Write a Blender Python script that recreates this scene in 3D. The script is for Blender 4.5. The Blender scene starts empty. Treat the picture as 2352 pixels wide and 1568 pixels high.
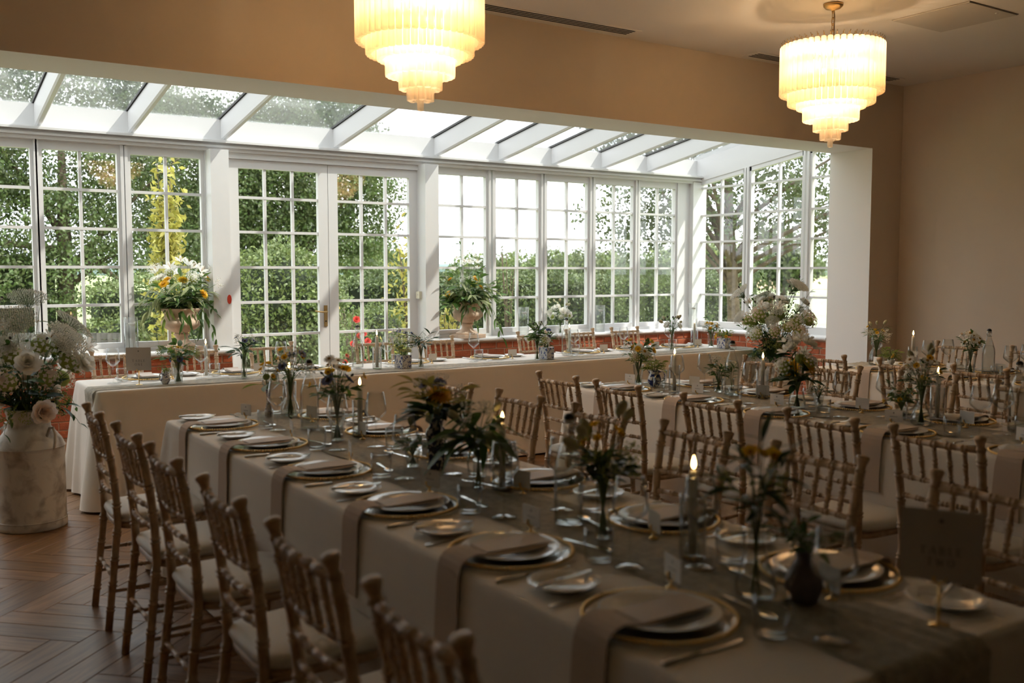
import bpy, math, random
import numpy as np
from mathutils import Vector, Matrix, Euler

# ------------------------------------------------------------------ camera, world, sun, exposure
sc = bpy.context.scene
col = sc.collection
FPX = 2210.0
YAW, PITCH, EYE = math.radians(56.39), math.radians(4.192), 1.5
_h = Vector((math.cos(YAW), math.sin(YAW), 0)); _r = Vector((math.sin(YAW), -math.cos(YAW), 0))
_f = _h * math.cos(PITCH) - Vector((0, 0, math.sin(PITCH))); _u = _h * math.sin(PITCH) + Vector((0, 0, math.cos(PITCH)))
cd = bpy.data.cameras.new('camera'); cam = bpy.data.objects.new('camera', cd); col.objects.link(cam)
cam.matrix_world = Matrix(((_r.x, _u.x, -_f.x, 0), (_r.y, _u.y, -_f.y, 0), (_r.z, _u.z, -_f.z, EYE), (0, 0, 0, 1)))
cd.sensor_fit = 'HORIZONTAL'; cd.sensor_width = 36.0; cd.lens = 36.0 * FPX / 2352.0
cd.clip_start = 0.05; cd.clip_end = 3000
cd.dof.use_dof = True; cd.dof.focus_distance = 8.0; cd.dof.aperture_fstop = 2.4
sc.camera = cam
sc.view_settings.view_transform = 'Standard'; sc.view_settings.look = 'None'
sc.view_settings.gamma = 1.0; sc.view_settings.use_curve_mapping = False
sc.view_settings.exposure = 0.85
sc.cycles.use_denoising = True
sc.cycles.max_bounces = 10; sc.cycles.diffuse_bounces = 5; sc.cycles.glossy_bounces = 4; sc.cycles.transmission_bounces = 10; sc.cycles.transparent_max_bounces = 24
sc.cycles.use_adaptive_sampling = True; sc.cycles.adaptive_threshold = 0.08
sc.cycles.caustics_reflective = False; sc.cycles.caustics_refractive = False
sc.cycles.sample_clamp_indirect = 6.0

W = bpy.data.worlds.new('sky'); sc.world = W; W.use_nodes = True
nt = W.node_tree; nt.nodes.clear()
def wn(t): return nt.nodes.new(t)
o_ = wn('ShaderNodeOutputWorld'); bg = wn('ShaderNodeBackground'); tc = wn('ShaderNodeTexCoord')
mp = wn('ShaderNodeMapping'); mp.inputs['Scale'].default_value = (1.0, 1.0, 3.2)
nz = wn('ShaderNodeTexNoise'); nz.inputs['Scale'].default_value = 2.3; nz.inputs['Detail'].default_value = 6; nz.inputs['Roughness'].default_value = .55
rp = wn('ShaderNodeValToRGB'); rp.color_ramp.elements[0].position = .36; rp.color_ramp.elements[0].color = (.62, .68, .78, 1)
rp.color_ramp.elements[1].position = .60; rp.color_ramp.elements[1].color = (1.0, 1.0, 1.0, 1)
nt.links.new(tc.outputs['Generated'], mp.inputs['Vector']); nt.links.new(mp.outputs[0], nz.inputs['Vector'])
nt.links.new(nz.outputs['Fac'], rp.inputs['Fac']); nt.links.new(rp.outputs['Color'], bg.inputs['Color'])
bg.inputs['Strength'].default_value = 2.55
nt.links.new(bg.outputs[0], o_.inputs['Surface'])

sl = bpy.data.lights.new('sun', 'SUN'); sl.energy = 3.2; sl.angle = math.radians(1.5); sl.color = (1.0, .95, .86)
so = bpy.data.objects.new('sun', sl); col.objects.link(so)
so.rotation_euler = Vector((-.52, .46, -.78)).to_track_quat('-Z', 'Y').to_euler()

# ------------------------------------------------------------------ geometry helpers
PI = math.pi
class G:
    """collects polygons for ONE mesh object"""
    def __init__(s): s.v = []; s.f = []; s.m = []; s.sm = []
    def add(s, vs, fs, m=0, smooth=False):
        b = len(s.v); s.v.extend([tuple(v) for v in vs])
        for f in fs: s.f.append([b + i for i in f]); s.m.append(m); s.sm.append(smooth)
    def box(s, x0, x1, y0, y1, z0, z1, m=0):
        s.add([(x0,y0,z0),(x1,y0,z0),(x1,y1,z0),(x0,y1,z0),(x0,y0,z1),(x1,y0,z1),(x1,y1,z1),(x0,y1,z1)],
              [(0,3,2,1),(4,5,6,7),(0,1,5,4),(1,2,6,5),(2,3,7,6),(3,0,4,7)], m)
    def prism(s, pts, axis, a, b, m=0):
        """polygon pts in the two other axes, extruded a..b along axis"""
        n = len(pts)
        def mk(p, t): return (t,p[0],p[1]) if axis == 'x' else ((p[0],t,p[1]) if axis == 'y' else (p[0],p[1],t))
        vs = [mk(p, a) for p in pts] + [mk(p, b) for p in pts]
        s.add(vs, [list(range(n))[::-1], list(range(n, 2*n))] + [(i, (i+1) % n, n+(i+1) % n, n+i) for i in range(n)], m)
    def lathe(s, prof, n=24, c=(0,0,0), m=0, smooth=True, lobe=None):
        vs = []; fs = []
        for k, (r, z) in enumerate(prof):
            for i in range(n):
                a = 2*PI*i/n; rr = r
                if lobe: rr = r * (1 + lobe(k, a))
                vs.append((c[0]+rr*math.cos(a), c[1]+rr*math.sin(a), c[2]+z))
        for k in range(len(prof)-1):
            for i in range(n):
                j = (i+1) % n; fs.append((k*n+i, k*n+j, (k+1)*n+j, (k+1)*n+i))
        if prof[0][0] > 1e-4: fs.append(list(range(n))[::-1])
        if prof[-1][0] > 1e-4: fs.append([(len(prof)-1)*n+i for i in range(n)])
        s.add(vs, fs, m, smooth)
    def tube(s, pts, rad, n=8, m=0, cap=True, smooth=True):
        P = [Vector(p) for p in pts]; K = len(P)
        R = rad if hasattr(rad, '__len__') else [rad]*K
        vs = []; fs = []
        t0 = (P[1]-P[0]).normalized(); up = Vector((0,0,1)) if abs(t0.z) < .9 else Vector((1,0,0))
        x = t0.cross(up).normalized()
        for k in range(K):
            t = (P[min(k+1,K-1)]-P[max(k-1,0)])
            t = t.normalized() if t.length > 1e-9 else t0
            x = (x - t*x.dot(t)); x = x.normalized() if x.length > 1e-6 else t.orthogonal().normalized()
            y = t.cross(x)
            for i in range(n):
                a = 2*PI*i/n; vs.append(P[k] + (x*math.cos(a)+y*math.sin(a))*R[k])
        for k in range(K-1):
            for i in range(n):
                j = (i+1) % n; fs.append((k*n+i, k*n+j, (k+1)*n+j, (k+1)*n+i))
        if cap: fs.append(list(range(n))[::-1]); fs.append([(K-1)*n+i for i in range(n)])
        s.add(vs, fs, m, smooth)
    def ball(s, c, r, m=0, n=8, k=5, sq=(1,1,1)):
        vs = [(c[0],c[1],c[2]-r*sq[2])]; fs = []
        for a in range(1, k):
            t = PI*a/k - PI/2
            for i in range(n): vs.append((c[0]+r*sq[0]*math.cos(t)*math.cos(2*PI*i/n), c[1]+r*sq[1]*math.cos(t)*math.sin(2*PI*i/n), c[2]+r*sq[2]*math.sin(t)))
        vs.append((c[0],c[1],c[2]+r*sq[2])); L = len(vs)-1
        for i in range(n): fs.append((0, 1+(i+1) % n, 1+i)); fs.append((L, L-n+i, L-n+(i+1) % n))
        for a in range(k-2):
            for i in range(n): fs.append((1+a*n+i, 1+a*n+(i+1) % n, 1+(a+1)*n+(i+1) % n, 1+(a+1)*n+i))
        s.add(vs, fs, m, True)
    def mesh(s, name, mats):
        me = bpy.data.meshes.new(name); me.from_pydata(s.v, [], s.f)
        for mt in (mats if isinstance(mats, (list, tuple)) else [mats]): me.materials.append(mt)
        me.polygons.foreach_set('material_index', s.m); me.polygons.foreach_set('use_smooth', s.sm)
        me.update(); return me

def ob(name, me, parent=None, loc=(0,0,0), rot=(0,0,0), scl=None):
    o = bpy.data.objects.new(name, me); col.objects.link(o)
    o.location = loc; o.rotation_euler = rot
    if scl is not None: o.scale = (scl, scl, scl) if not hasattr(scl, '__len__') else scl
    if parent: o.parent = parent
    return o
def tag(o, label, cat, group=None):
    o['label'] = label; o['category'] = cat
    if group: o['group'] = group
    return o
def thing(name, label, cat, loc=(0,0,0), rz=0, group=None):
    o = bpy.data.objects.new(name, None); col.objects.link(o); o.empty_display_size = .05
    o.location = loc; o.rotation_euler = (0,0,rz); return tag(o, label, cat, group)
def struct(name, label, cat, me=None, loc=(0,0,0)):
    o = bpy.data.objects.new(name, me); col.objects.link(o); o.location = loc
    o['kind'] = 'structure'; return tag(o, label, cat)
def dup(root, loc, rz, label, group=None, scl=None):
    r = root.copy(); col.objects.link(r); r.location = loc; r.rotation_euler = (0,0,rz); r['label'] = label
    if scl: r.scale = (scl,)*3
    if group: r['group'] = group
    for ch in root.children:
        c = ch.copy(); col.objects.link(c); c.parent = r
        for g in ch.children:
            d = g.copy(); col.objects.link(d); d.parent = c
    return r
class Proto:
    """first use moves the prototype itself, later uses copy it with its parts"""
    def __init__(s, root): s.root = root; s.used = False
    def put(s, loc, rz, label, group=None, scl=None):
        if not s.used:
            s.used = True; s.root.location = loc; s.root.rotation_euler = (0,0,rz); s.root['label'] = label
            if group: s.root['group'] = group
            if scl: s.root.scale = (scl,)*3
            return s.root
        return dup(s.root, loc, rz, label, group, scl)

# ------------------------------------------------------------------ materials
def nodes(name):
    m = bpy.data.materials.new(name); m.use_nodes = True; n = m.node_tree; n.nodes.clear()
    out = n.nodes.new('ShaderNodeOutputMaterial'); return m, n, out
def setin(b, k, v):
    if k in b.inputs: b.inputs[k].default_value = v
def noise_col(n, c, var, scale, coord='Object', detail=4):
    t = n.nodes.new('ShaderNodeTexCoord'); z = n.nodes.new('ShaderNodeTexNoise'); z.inputs['Scale'].default_value = scale; z.inputs['Detail'].default_value = detail
    n.links.new(t.outputs[coord], z.inputs['Vector'])
    r = n.nodes.new('ShaderNodeValToRGB'); r.color_ramp.elements[0].position = .3; r.color_ramp.elements[1].position = .7
    r.color_ramp.elements[0].color = tuple(max(0, x*(1-var)) for x in c)+(1,); r.color_ramp.elements[1].color = tuple(min(1, x*(1+var)) for x in c)+(1,)
    n.links.new(z.outputs['Fac'], r.inputs['Fac']); return r.outputs['Color'], t, z
def pm(name, c, rough=.5, metal=0.0, var=0, vs=8, bump=0, bs=150, spec=.5, sheen=0, trl=0, isl=0, sss=0):
    m, n, out = nodes(name); b = n.nodes.new('ShaderNodeBsdfPrincipled')
    b.inputs['Base Color'].default_value = tuple(c)+(1,); b.inputs['Roughness'].default_value = rough; b.inputs['Metallic'].default_value = metal
    setin(b, 'Specular IOR Level', spec)
    if sheen: setin(b, 'Sheen Weight', sheen)
    cs = None
    if var: cs, _, _ = noise_col(n, c, var, vs); n.links.new(cs, b.inputs['Base Color'])
    if isl:
        g = n.nodes.new('ShaderNodeNewGeometry'); oi = n.nodes.new('ShaderNodeObjectInfo'); ad = n.nodes.new('ShaderNodeMath'); ad.operation = 'ADD'
        n.links.new(g.outputs['Random Per Island'], ad.inputs[0]); n.links.new(oi.outputs['Random'], ad.inputs[1])
        fr = n.nodes.new('ShaderNodeMath'); fr.operation = 'FRACT'; n.links.new(ad.outputs[0], fr.inputs[0])
        mr = n.nodes.new('ShaderNodeMapRange'); mr.inputs['To Min'].default_value = 1-isl; mr.inputs['To Max'].default_value = 1+isl
        n.links.new(fr.outputs[0], mr.inputs['Value'])
        hs = n.nodes.new('ShaderNodeHueSaturation'); hs.inputs['Color'].default_value = tuple(c)+(1,)
        if cs: n.links.new(cs, hs.inputs['Color'])
        n.links.new(mr.outputs[0], hs.inputs['Value'])
        m2 = n.nodes.new('ShaderNodeMapRange'); m2.inputs['To Min'].default_value = .5+isl*.05; m2.inputs['To Max'].default_value = .5-isl*.05
        n.links.new(g.outputs['Random Per Island'], m2.inputs['Value']); n.links.new(m2.outputs[0], hs.inputs['Hue'])
        cs = hs.outputs['Color']; n.links.new(cs, b.inputs['Base Color'])
    if bump:
        t = n.nodes.new('ShaderNodeTexCoord'); z = n.nodes.new('ShaderNodeTexNoise'); z.inputs['Scale'].default_value = bs; z.inputs['Detail'].default_value = 3
        bp = n.nodes.new('ShaderNodeBump'); bp.inputs['Strength'].default_value = bump; bp.inputs['Distance'].default_value = .01
        n.links.new(t.outputs['Object'], z.inputs['Vector']); n.links.new(z.outputs['Fac'], bp.inputs['Height']); n.links.new(bp.outputs[0], b.inputs['Normal'])
    sh = b.outputs[0]
    if trl:
        tr = n.nodes.new('ShaderNodeBsdfTranslucent'); tr.inputs['Color'].default_value = tuple(min(1, x*1.25) for x in c)+(1,)
        if cs: n.links.new(cs, tr.inputs['Color'])
        mx = n.nodes.new('ShaderNodeMixShader'); mx.inputs[0].default_value = trl
        n.links.new(sh, mx.inputs[1]); n.links.new(tr.outputs[0], mx.inputs[2]); sh = mx.outputs[0]
    n.links.new(sh, out.inputs['Surface']); return m
def glassm(name, tint=(.97,.985,.975), ior=1.5, rough=0.0, facing=0.0, edge=1.0):
    """thin clear glass: Fresnel reflection over tinted transmission"""
    m, n, out = nodes(name)
    def mt(op, x, y):
        k = n.nodes.new('ShaderNodeMath'); k.operation = op
        for i, v in enumerate((x, y)):
            if isinstance(v, (int, float)): k.inputs[i].default_value = v
            else: n.links.new(v, k.inputs[i])
        return k.outputs[0]
    lw = n.nodes.new('ShaderNodeLayerWeight'); lw.inputs['Blend'].default_value = .5
    f0 = ((ior-1)/(ior+1))**2; fac = mt('ADD', f0, mt('MULTIPLY', 1-f0, mt('POWER', lw.outputs['Facing'], 5.0)))
    if facing: fac = mt('ADD', fac, mt('MULTIPLY', facing, mt('POWER', lw.outputs['Facing'], 3.0)))
    fac = mt('MINIMUM', fac, 1.0)
    t = n.nodes.new('ShaderNodeBsdfTransparent'); t.inputs['Color'].default_value = tuple(tint)+(1,)
    if edge < 1:  # grazing tint darkened to stand in for refraction at the rims
        k = mt('POWER', lw.outputs['Facing'], 4.0); mc = n.nodes.new('ShaderNodeMix'); mc.data_type = 'RGBA'; n.links.new(k, mc.inputs[0])
        mc.inputs[6].default_value = tuple(tint)+(1,); mc.inputs[7].default_value = tuple(x*edge for x in tint)+(1,); n.links.new(mc.outputs[2], t.inputs['Color'])
    g = n.nodes.new('ShaderNodeBsdfGlossy'); g.inputs['Roughness'].default_value = rough
    mx = n.nodes.new('ShaderNodeMixShader')
    n.links.new(fac, mx.inputs[0]); n.links.new(t.outputs[0], mx.inputs[1]); n.links.new(g.outputs[0], mx.inputs[2])
    n.links.new(mx.outputs[0], out.inputs['Surface']); return m
def emit(name, c, s):
    m, n, out = nodes(name); e = n.nodes.new('ShaderNodeEmission'); e.inputs['Color'].default_value = tuple(c)+(1,); e.inputs['Strength'].default_value = s
    n.links.new(e.outputs[0], out.inputs['Surface']); return m
def patterned(name, base, ink, scale, lo, hi, rough=.15, bump=0, detail=3, dist=1.5):
    m, n, out = nodes(name); b = n.nodes.new('ShaderNodeBsdfPrincipled'); b.inputs['Roughness'].default_value = rough
    t = n.nodes.new('ShaderNodeTexCoord'); z = n.nodes.new('ShaderNodeTexNoise'); z.inputs['Scale'].default_value = scale; z.inputs['Detail'].default_value = detail; z.inputs['Distortion'].default_value = dist
    n.links.new(t.outputs['Object'], z.inputs['Vector'])
    r = n.nodes.new('ShaderNodeValToRGB'); r.color_ramp.elements[0].position = lo; r.color_ramp.elements[1].position = hi
    r.color_ramp.elements[0].color = tuple(base)+(1,); r.color_ramp.elements[1].color = tuple(ink)+(1,)
    n.links.new(z.outputs['Fac'], r.inputs['Fac']); n.links.new(r.outputs['Color'], b.inputs['Base Color'])
    if bump:
        bp = n.nodes.new('ShaderNodeBump'); bp.inputs['Strength'].default_value = bump; bp.inputs['Distance'].default_value = .01
        n.links.new(z.outputs['Fac'], bp.inputs['Height']); n.links.new(bp.outputs[0], b.inputs['Normal'])
    n.links.new(b.outputs[0], out.inputs['Surface']); return m

M = {}
M['paint'] = pm('white_paint', (.70,.695,.69), .42, bump=.02, bs=60)
M['soffit'] = pm('white_emulsion', (.84,.815,.77), .75, bump=.03, bs=120)
M['wall'] = pm('beige_wall', (.66,.565,.455), .85, var=.03, vs=1.5, bump=.05, bs=160)
M['ceil'] = pm('ceiling_paint', (.80,.76,.70), .8, var=.02, vs=1.0)
M['render'] = pm('outside_render', (.70,.69,.66), .85, var=.05, vs=2)
M['dark'] = pm('near_black', (.012,.01,.009), .8)
M['brick'] = pm('red_brick', (.40,.105,.040), .85, var=.22, vs=22, bump=.35, bs=90, isl=.16)
M['mortar'] = pm('mortar', (.50,.34,.25), .9, var=.1, vs=30, bump=.3, bs=120)
M['glass'] = glassm('window_glass', (.965,.97,.966), 1.5)
M['roofglass'] = glassm('roof_glass', (.84,.855,.845), 1.9)
M['ware'] = glassm('glassware', (.975,.98,.975), 1.5, 0.0, facing=.35, edge=.45)
M['cut'] = glassm('cut_glass', (.94,.95,.94), 1.6, .02, facing=.5, edge=.35)
M['water'] = glassm('water', (.97,.98,.97), 1.33, 0, edge=.7)
M['chrg'] = glassm('charger_glass', (.90,.90,.88), 1.5, .03, facing=.12)
M['limed'] = pm('limed_wood', (.54,.385,.245), .42, var=.18, vs=35, bump=.08, bs=60)
M['cush'] = pm('ivory_cushion', (.70,.66,.59), .6, bump=.05, bs=300)
M['cloth'] = pm('ivory_tablecloth', (.83,.765,.68), .8, var=.02, vs=3, bump=.06, bs=500, sheen=.2)
M['gauze'] = pm('sage_gauze', (.52,.48,.40), .9, var=.18, vs=40, bump=.5, bs=160, trl=.2)
M['napkin'] = pm('taupe_napkin', (.56,.44,.345), .85, bump=.08, bs=600)
M['menu'] = pm('menu_card', (.60,.50,.42), .6)
M['card'] = pm('white_card', (.78,.755,.71), .6)
M['signc'] = pm('sign_card', (.60,.545,.50), .7)
M['ink'] = pm('grey_ink', (.09,.08,.075), .6)
M['gold'] = pm('gold', (.83,.58,.24), .28, 1.0)
M['brass'] = pm('antique_brass', (.55,.38,.17), .35, 1.0)
M['steel'] = pm('cutlery_steel', (.72,.71,.69), .14, 1.0)
M['china'] = pm('white_china', (.80,.785,.755), .12, spec=.6)
M['wax'] = pm('candle_wax', (.80,.77,.70), .45, trl=.25)
M['wick'] = pm('wick', (.02,.015,.01), .9)
M['flame'] = emit('candle_flame', (1.0,.62,.22), 14)
M['bulb'] = emit('bulb', (1.0,.72,.36), 20)
def rodm():
    m, n, out = nodes('frosted_glass_rod'); d = n.nodes.new('ShaderNodeBsdfPrincipled'); d.inputs['Base Color'].default_value = (.93,.88,.80,1); d.inputs['Roughness'].default_value = .3
    t = n.nodes.new('ShaderNodeBsdfTranslucent'); t.inputs['Color'].default_value = (.95,.88,.77,1); c = n.nodes.new('ShaderNodeBsdfTransparent'); c.inputs['Color'].default_value = (.97,.94,.90,1)
    a = n.nodes.new('ShaderNodeMixShader'); a.inputs[0].default_value = .6; b = n.nodes.new('ShaderNodeMixShader'); b.inputs[0].default_value = .42
    n.links.new(d.outputs[0], a.inputs[1]); n.links.new(t.outputs[0], a.inputs[2]); n.links.new(a.outputs[0], b.inputs[1]); n.links.new(c.outputs[0], b.inputs[2]); n.links.new(b.outputs[0], out.inputs['Surface']); return m
M['rod'] = rodm()
M['baffle'] = pm('frosted_baffle', (.62,.57,.50), .4, trl=.35)
M['stone'] = pm('sandstone', (.66,.50,.375), .9, var=.16, vs=14, bump=.25, bs=45)
M['churn'] = patterned('distressed_white_paint', (.72,.69,.63), (.23,.175,.13), 11, .47, .78, .6, .25, 9, .4)
M['bluewhite'] = patterned('blue_white_china', (.70,.69,.68), (.06,.085,.24), 48, .50, .60)
M['indigo'] = patterned('indigo_china', (.018,.022,.075), (.60,.55,.48), 30, .54, .57)
M['bluejug'] = patterned('blue_transfer_jug', (.62,.61,.58), (.03,.05,.20), 26, .47, .50)
M['grey_china'] = pm('grey_stoneware', (.16,.14,.14), .45, var=.2, vs=30)
M['black'] = pm('black_rubber', (.015,.014,.014), .5)
M['wire'] = pm('wire', (.55,.53,.50), .3, 1.0)
M['switch'] = pm('cream_plastic', (.66,.62,.47), .4)
M['red'] = pm('red_plastic', (.55,.05,.02), .4)
M['stem'] = pm('stem_green', (.10,.17,.045), .6)
M['lf_d'] = pm('leaf_dark', (.028,.075,.022), .4, trl=.3, isl=.3)
M['lf_m'] = pm('leaf_mid', (.085,.17,.035), .45, trl=.35, isl=.3)
M['lf_l'] = pm('leaf_light', (.22,.30,.06), .5, trl=.4, isl=.25)
M['lf_y'] = pm('leaf_yellow', (.40,.37,.085), .5, trl=.4, isl=.2)
M['fl_w'] = pm('petal_white', (.84,.82,.76), .6, trl=.42)
M['fl_b'] = pm('petal_blush', (.82,.70,.61), .6, trl=.42)
M['fl_y'] = pm('petal_yellow', (.80,.50,.03), .5, trl=.3)
M['fl_o'] = pm('flower_centre', (.45,.22,.02), .7)
M['fl_bl'] = pm('petal_blue', (.14,.17,.36), .6, trl=.2)
M['fl_dk'] = pm('flower_dark', (.05,.035,.03), .7)
M['fl_g'] = pm('floret_green', (.40,.46,.12), .6, trl=.3)
M['tail'] = pm('bunny_tail', (.42,.40,.25), .9)
M['tree1'] = pm('tree_leaves', (.095,.135,.042), .5, trl=.35, isl=.45)
M['tree2'] = pm('oak_leaves', (.095,.125,.045), .5, trl=.35, isl=.4)
M['bush'] = pm('bush_leaves', (.155,.205,.068), .45, trl=.3, isl=.35)
M['hedge'] = pm('hedge_leaves', (.105,.145,.052), .5, trl=.3, isl=.4)
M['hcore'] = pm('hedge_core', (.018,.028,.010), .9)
M['bark'] = pm('bark', (.115,.085,.058), .9, var=.35, vs=14, bump=.6, bs=22)
M['grass'] = pm('lawn', (.25,.30,.12), .9, var=.22, vs=1.3, bump=.5, bs=60)
M['wheat'] = pm('wheat_field', (.50,.365,.21), .95, var=.08, vs=.2)
M['meadow'] = pm('meadow', (.30,.35,.17), .95, var=.15, vs=.3)
M['far'] = pm('hazed_woodland', (.13,.185,.17), .95, var=.25, vs=.06)  # woodland green with distance haze mixed into the colour
M['fence'] = pm('weathered_timber', (.075,.07,.065), .85, var=.3, vs=9)

# floorboards: oak with grain along the board
def oakm():
    m, n, out = nodes('oak_floor'); b = n.nodes.new('ShaderNodeBsdfPrincipled')
    t = n.nodes.new('ShaderNodeTexCoord'); mp = n.nodes.new('ShaderNodeMapping'); mp.inputs['Scale'].default_value = (5, 60, 5)
    g = n.nodes.new('ShaderNodeNewGeometry'); oi = n.nodes.new('ShaderNodeObjectInfo'); ad = n.nodes.new('ShaderNodeMath')
    n.links.new(g.outputs['Random Per Island'], ad.inputs[0]); n.links.new(oi.outputs['Random'], ad.inputs[1])
    fr = n.nodes.new('ShaderNodeMath'); fr.operation = 'FRACT'; n.links.new(ad.outputs[0], fr.inputs[0])
    z = n.nodes.new('ShaderNodeTexNoise'); z.noise_dimensions = '4D'; z.inputs['Scale'].default_value = 1; z.inputs['Detail'].default_value = 5; z.inputs['Distortion'].default_value = .6
    ml = n.nodes.new('ShaderNodeMath'); ml.operation = 'MULTIPLY'; ml.inputs[1].default_value = 40; n.links.new(fr.outputs[0], ml.inputs[0]); n.links.new(ml.outputs[0], z.inputs['W'])
    n.links.new(t.outputs['Object'], mp.inputs['Vector']); n.links.new(mp.outputs[0], z.inputs['Vector'])
    r = n.nodes.new('ShaderNodeValToRGB'); r.color_ramp.elements[0].position = .28; r.color_ramp.elements[1].position = .72
    r.color_ramp.elements[0].color = (.13,.058,.021,1); r.color_ramp.elements[1].color = (.34,.175,.068,1)
    n.links.new(z.outputs['Fac'], r.inputs['Fac'])
    hs = n.nodes.new('ShaderNodeHueSaturation'); mr = n.nodes.new('ShaderNodeMapRange'); mr.inputs['To Min'].default_value = .78; mr.inputs['To Max'].default_value = 1.2
    n.links.new(fr.outputs[0], mr.inputs['Value']); n.links.new(mr.outputs[0], hs.inputs['Value']); n.links.new(r.outputs['Color'], hs.inputs['Color'])
    n.links.new(hs.outputs['Color'], b.inputs['Base Color']); b.inputs['Roughness'].default_value = .36
    bp = n.nodes.new('ShaderNodeBump'); bp.inputs['Strength'].default_value = .12; bp.inputs['Distance'].default_value = .004
    n.links.new(z.outputs['Fac'], bp.inputs['Height']); n.links.new(bp.outputs[0], b.inputs['Normal'])
    n.links.new(b.outputs[0], out.inputs['Surface']); return m
M['oak'] = oakm()
M['gap'] = pm('floor_gap', (.03,.015,.007), .8)

# ------------------------------------------------------------------ the room shell
CEIL = 3.53; YB0, YB1 = 6.6, 7.15; XJ = 9.06; XR = 9.58; XL = -3.0; YN = -4.0
YBR, XBR = 9.29, 9.10          # brick faces of the conservatory
YWI, XWI = 9.50, 9.31          # inner faces of the window frames
ZS = .745                      # sill top
S2 = math.sqrt(.5)

# floor: herringbone oak boards laid at 45 degrees to the walls
fl = struct('floor', 'herringbone oak parquet floor of the banquet room', 'floor')
g = G(); g.box(XL, XR, YN, YBR, -.15, -.012); ob('subfloor', g.mesh('subfloor', M['gap']), fl)
PW, PL = .13, .65
def plank_geo(g, cx, cy, L, Wd, ch=.0022, z=0.0):
    a, b = L/2-.0007, Wd/2-.0007; t = z-ch; z0 = z-.011
    o8 = [(-a,-b),(a,-b),(a,b),(-a,b)]; i8 = [(-a+ch,-b+ch),(a-ch,-b+ch),(a-ch,b-ch),(-a+ch,b-ch)]
    vs = [(cx+p[0], cy+p[1], z0) for p in o8]+[(cx+p[0], cy+p[1], t) for p in o8]+[(cx+p[0], cy+p[1], z) for p in i8]
    fs = [(8,9,10,11)]+[(4+i, 4+(i+1) % 4, 8+(i+1) % 4, 8+i) for i in range(4)]+[(i, (i+1) % 4, 4+(i+1) % 4, 4+i) for i in range(4)]
    g.add(vs, fs)
def in_view(p, zz=0.0, mx=0):
    d = Vector((p[0], p[1], zz-EYE)); w = d.dot(_f)
    if w < .2: return False
    x = 1176+FPX*d.dot(_r)/w; y = 784-FPX*d.dot(_u)/w
    return -mx < x < 2352+mx and -mx < y < 1568+mx
planks = []
n5 = int(round(PL/PW))
for b in range(-14, 15):
    for k in range(-110, 111):
        for hv in (0, 1):
            if hv == 0: p0, q0, lp, lq = (k+b*n5)*PW, (k-b*n5)*PW, PL, PW
            else: p0, q0, lp, lq = (k+n5+b*n5)*PW, (k-n5+1-b*n5)*PW, PW, PL
            pc, qc = p0+lp/2, q0+lq/2
            X, Y = (pc+qc)*S2, (-pc+qc)*S2
            if XL+.05 < X < XR-.05 and YN+.05 < Y < YBR-.05: planks.append((X, Y, hv))
vis = sorted([i for i, (X, Y, hv) in enumerate(planks) if in_view((X, Y), 0, 60) and X < 1.45 and Y < 6.75], key=lambda i: math.hypot(planks[i][0], planks[i][1]))[:295]
vset = set(vis)
g = G(); plank_geo(g, 0, 0, PL, PW); plank_me = g.mesh('plank', M['oak'])
for i in vis:
    X, Y, hv = planks[i]; ob('floorboard', plank_me, fl, (X, Y, 0), (0, 0, -PI/4 if hv == 0 else PI/4))
for hv, ang in ((0, -PI/4), (1, PI/4)):
    g = G(); ca, sa = math.cos(-ang), math.sin(-ang)
    for i, (X, Y, h) in enumerate(planks):
        if h == hv and i not in vset: plank_geo(g, X*ca-Y*sa, X*sa+Y*ca, PL, PW)
    o = ob('floorboard_field', g.mesh('floorboard_field', M['oak']), fl, rot=(0, 0, ang)); o['kind'] = 'stuff'

# ceiling with slot diffusers and an access hatch
ce = struct('ceiling', 'flat pale ceiling with slot diffusers and an access hatch', 'ceiling')
g = G(); g.box(XL, XR, YN, YB0, CEIL, CEIL+.35); ob('ceiling_slab', g.mesh('ceiling_slab', M['ceil']), ce)
for (xa, xb) in ((3.2, 5.50), (6.97, 9.17)):
    g = G(); g.box(xa-.03, xb+.03, 6.325, 6.515, CEIL-.006, CEIL-.0005); fr = ob('slot_diffuser', g.mesh('slot_diffuser', M['ceil']), ce)
    for k in range(4):
        g = G(); y = 6.352+k*.037; g.box(xa+.02-k*.0, xb-.02, y, y+.02, CEIL-.0075, CEIL-.0045); ob('slot', g.mesh('slot', M['dark']), fr)  # solid strips; the shade inside the slots is painted near black
g = G(); g.box(6.985, 7.65, 4.275, 4.93, CEIL-.010, CEIL-.0005); ha = ob('access_hatch', g.mesh('access_hatch', pm('hatch_paint', (.60,.55,.48), .7)), ce)
g = G(); g.box(6.978, 7.657, 4.268, 4.937, CEIL-.004, CEIL-.0003); ob('hatch_gap_sheet', g.mesh('hatch_gap_sheet', pm('painted_gap_shade', (.34,.30,.25), .8)), ha)  # solid sheet; shade of the gap put into its colour
g = G(); g.lathe([(.012,0),(.012,.004)], 10, (7.45, 4.33, CEIL-.014)); ob('hatch_lock', g.mesh('hatch_lock', M['card']), ha)

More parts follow.
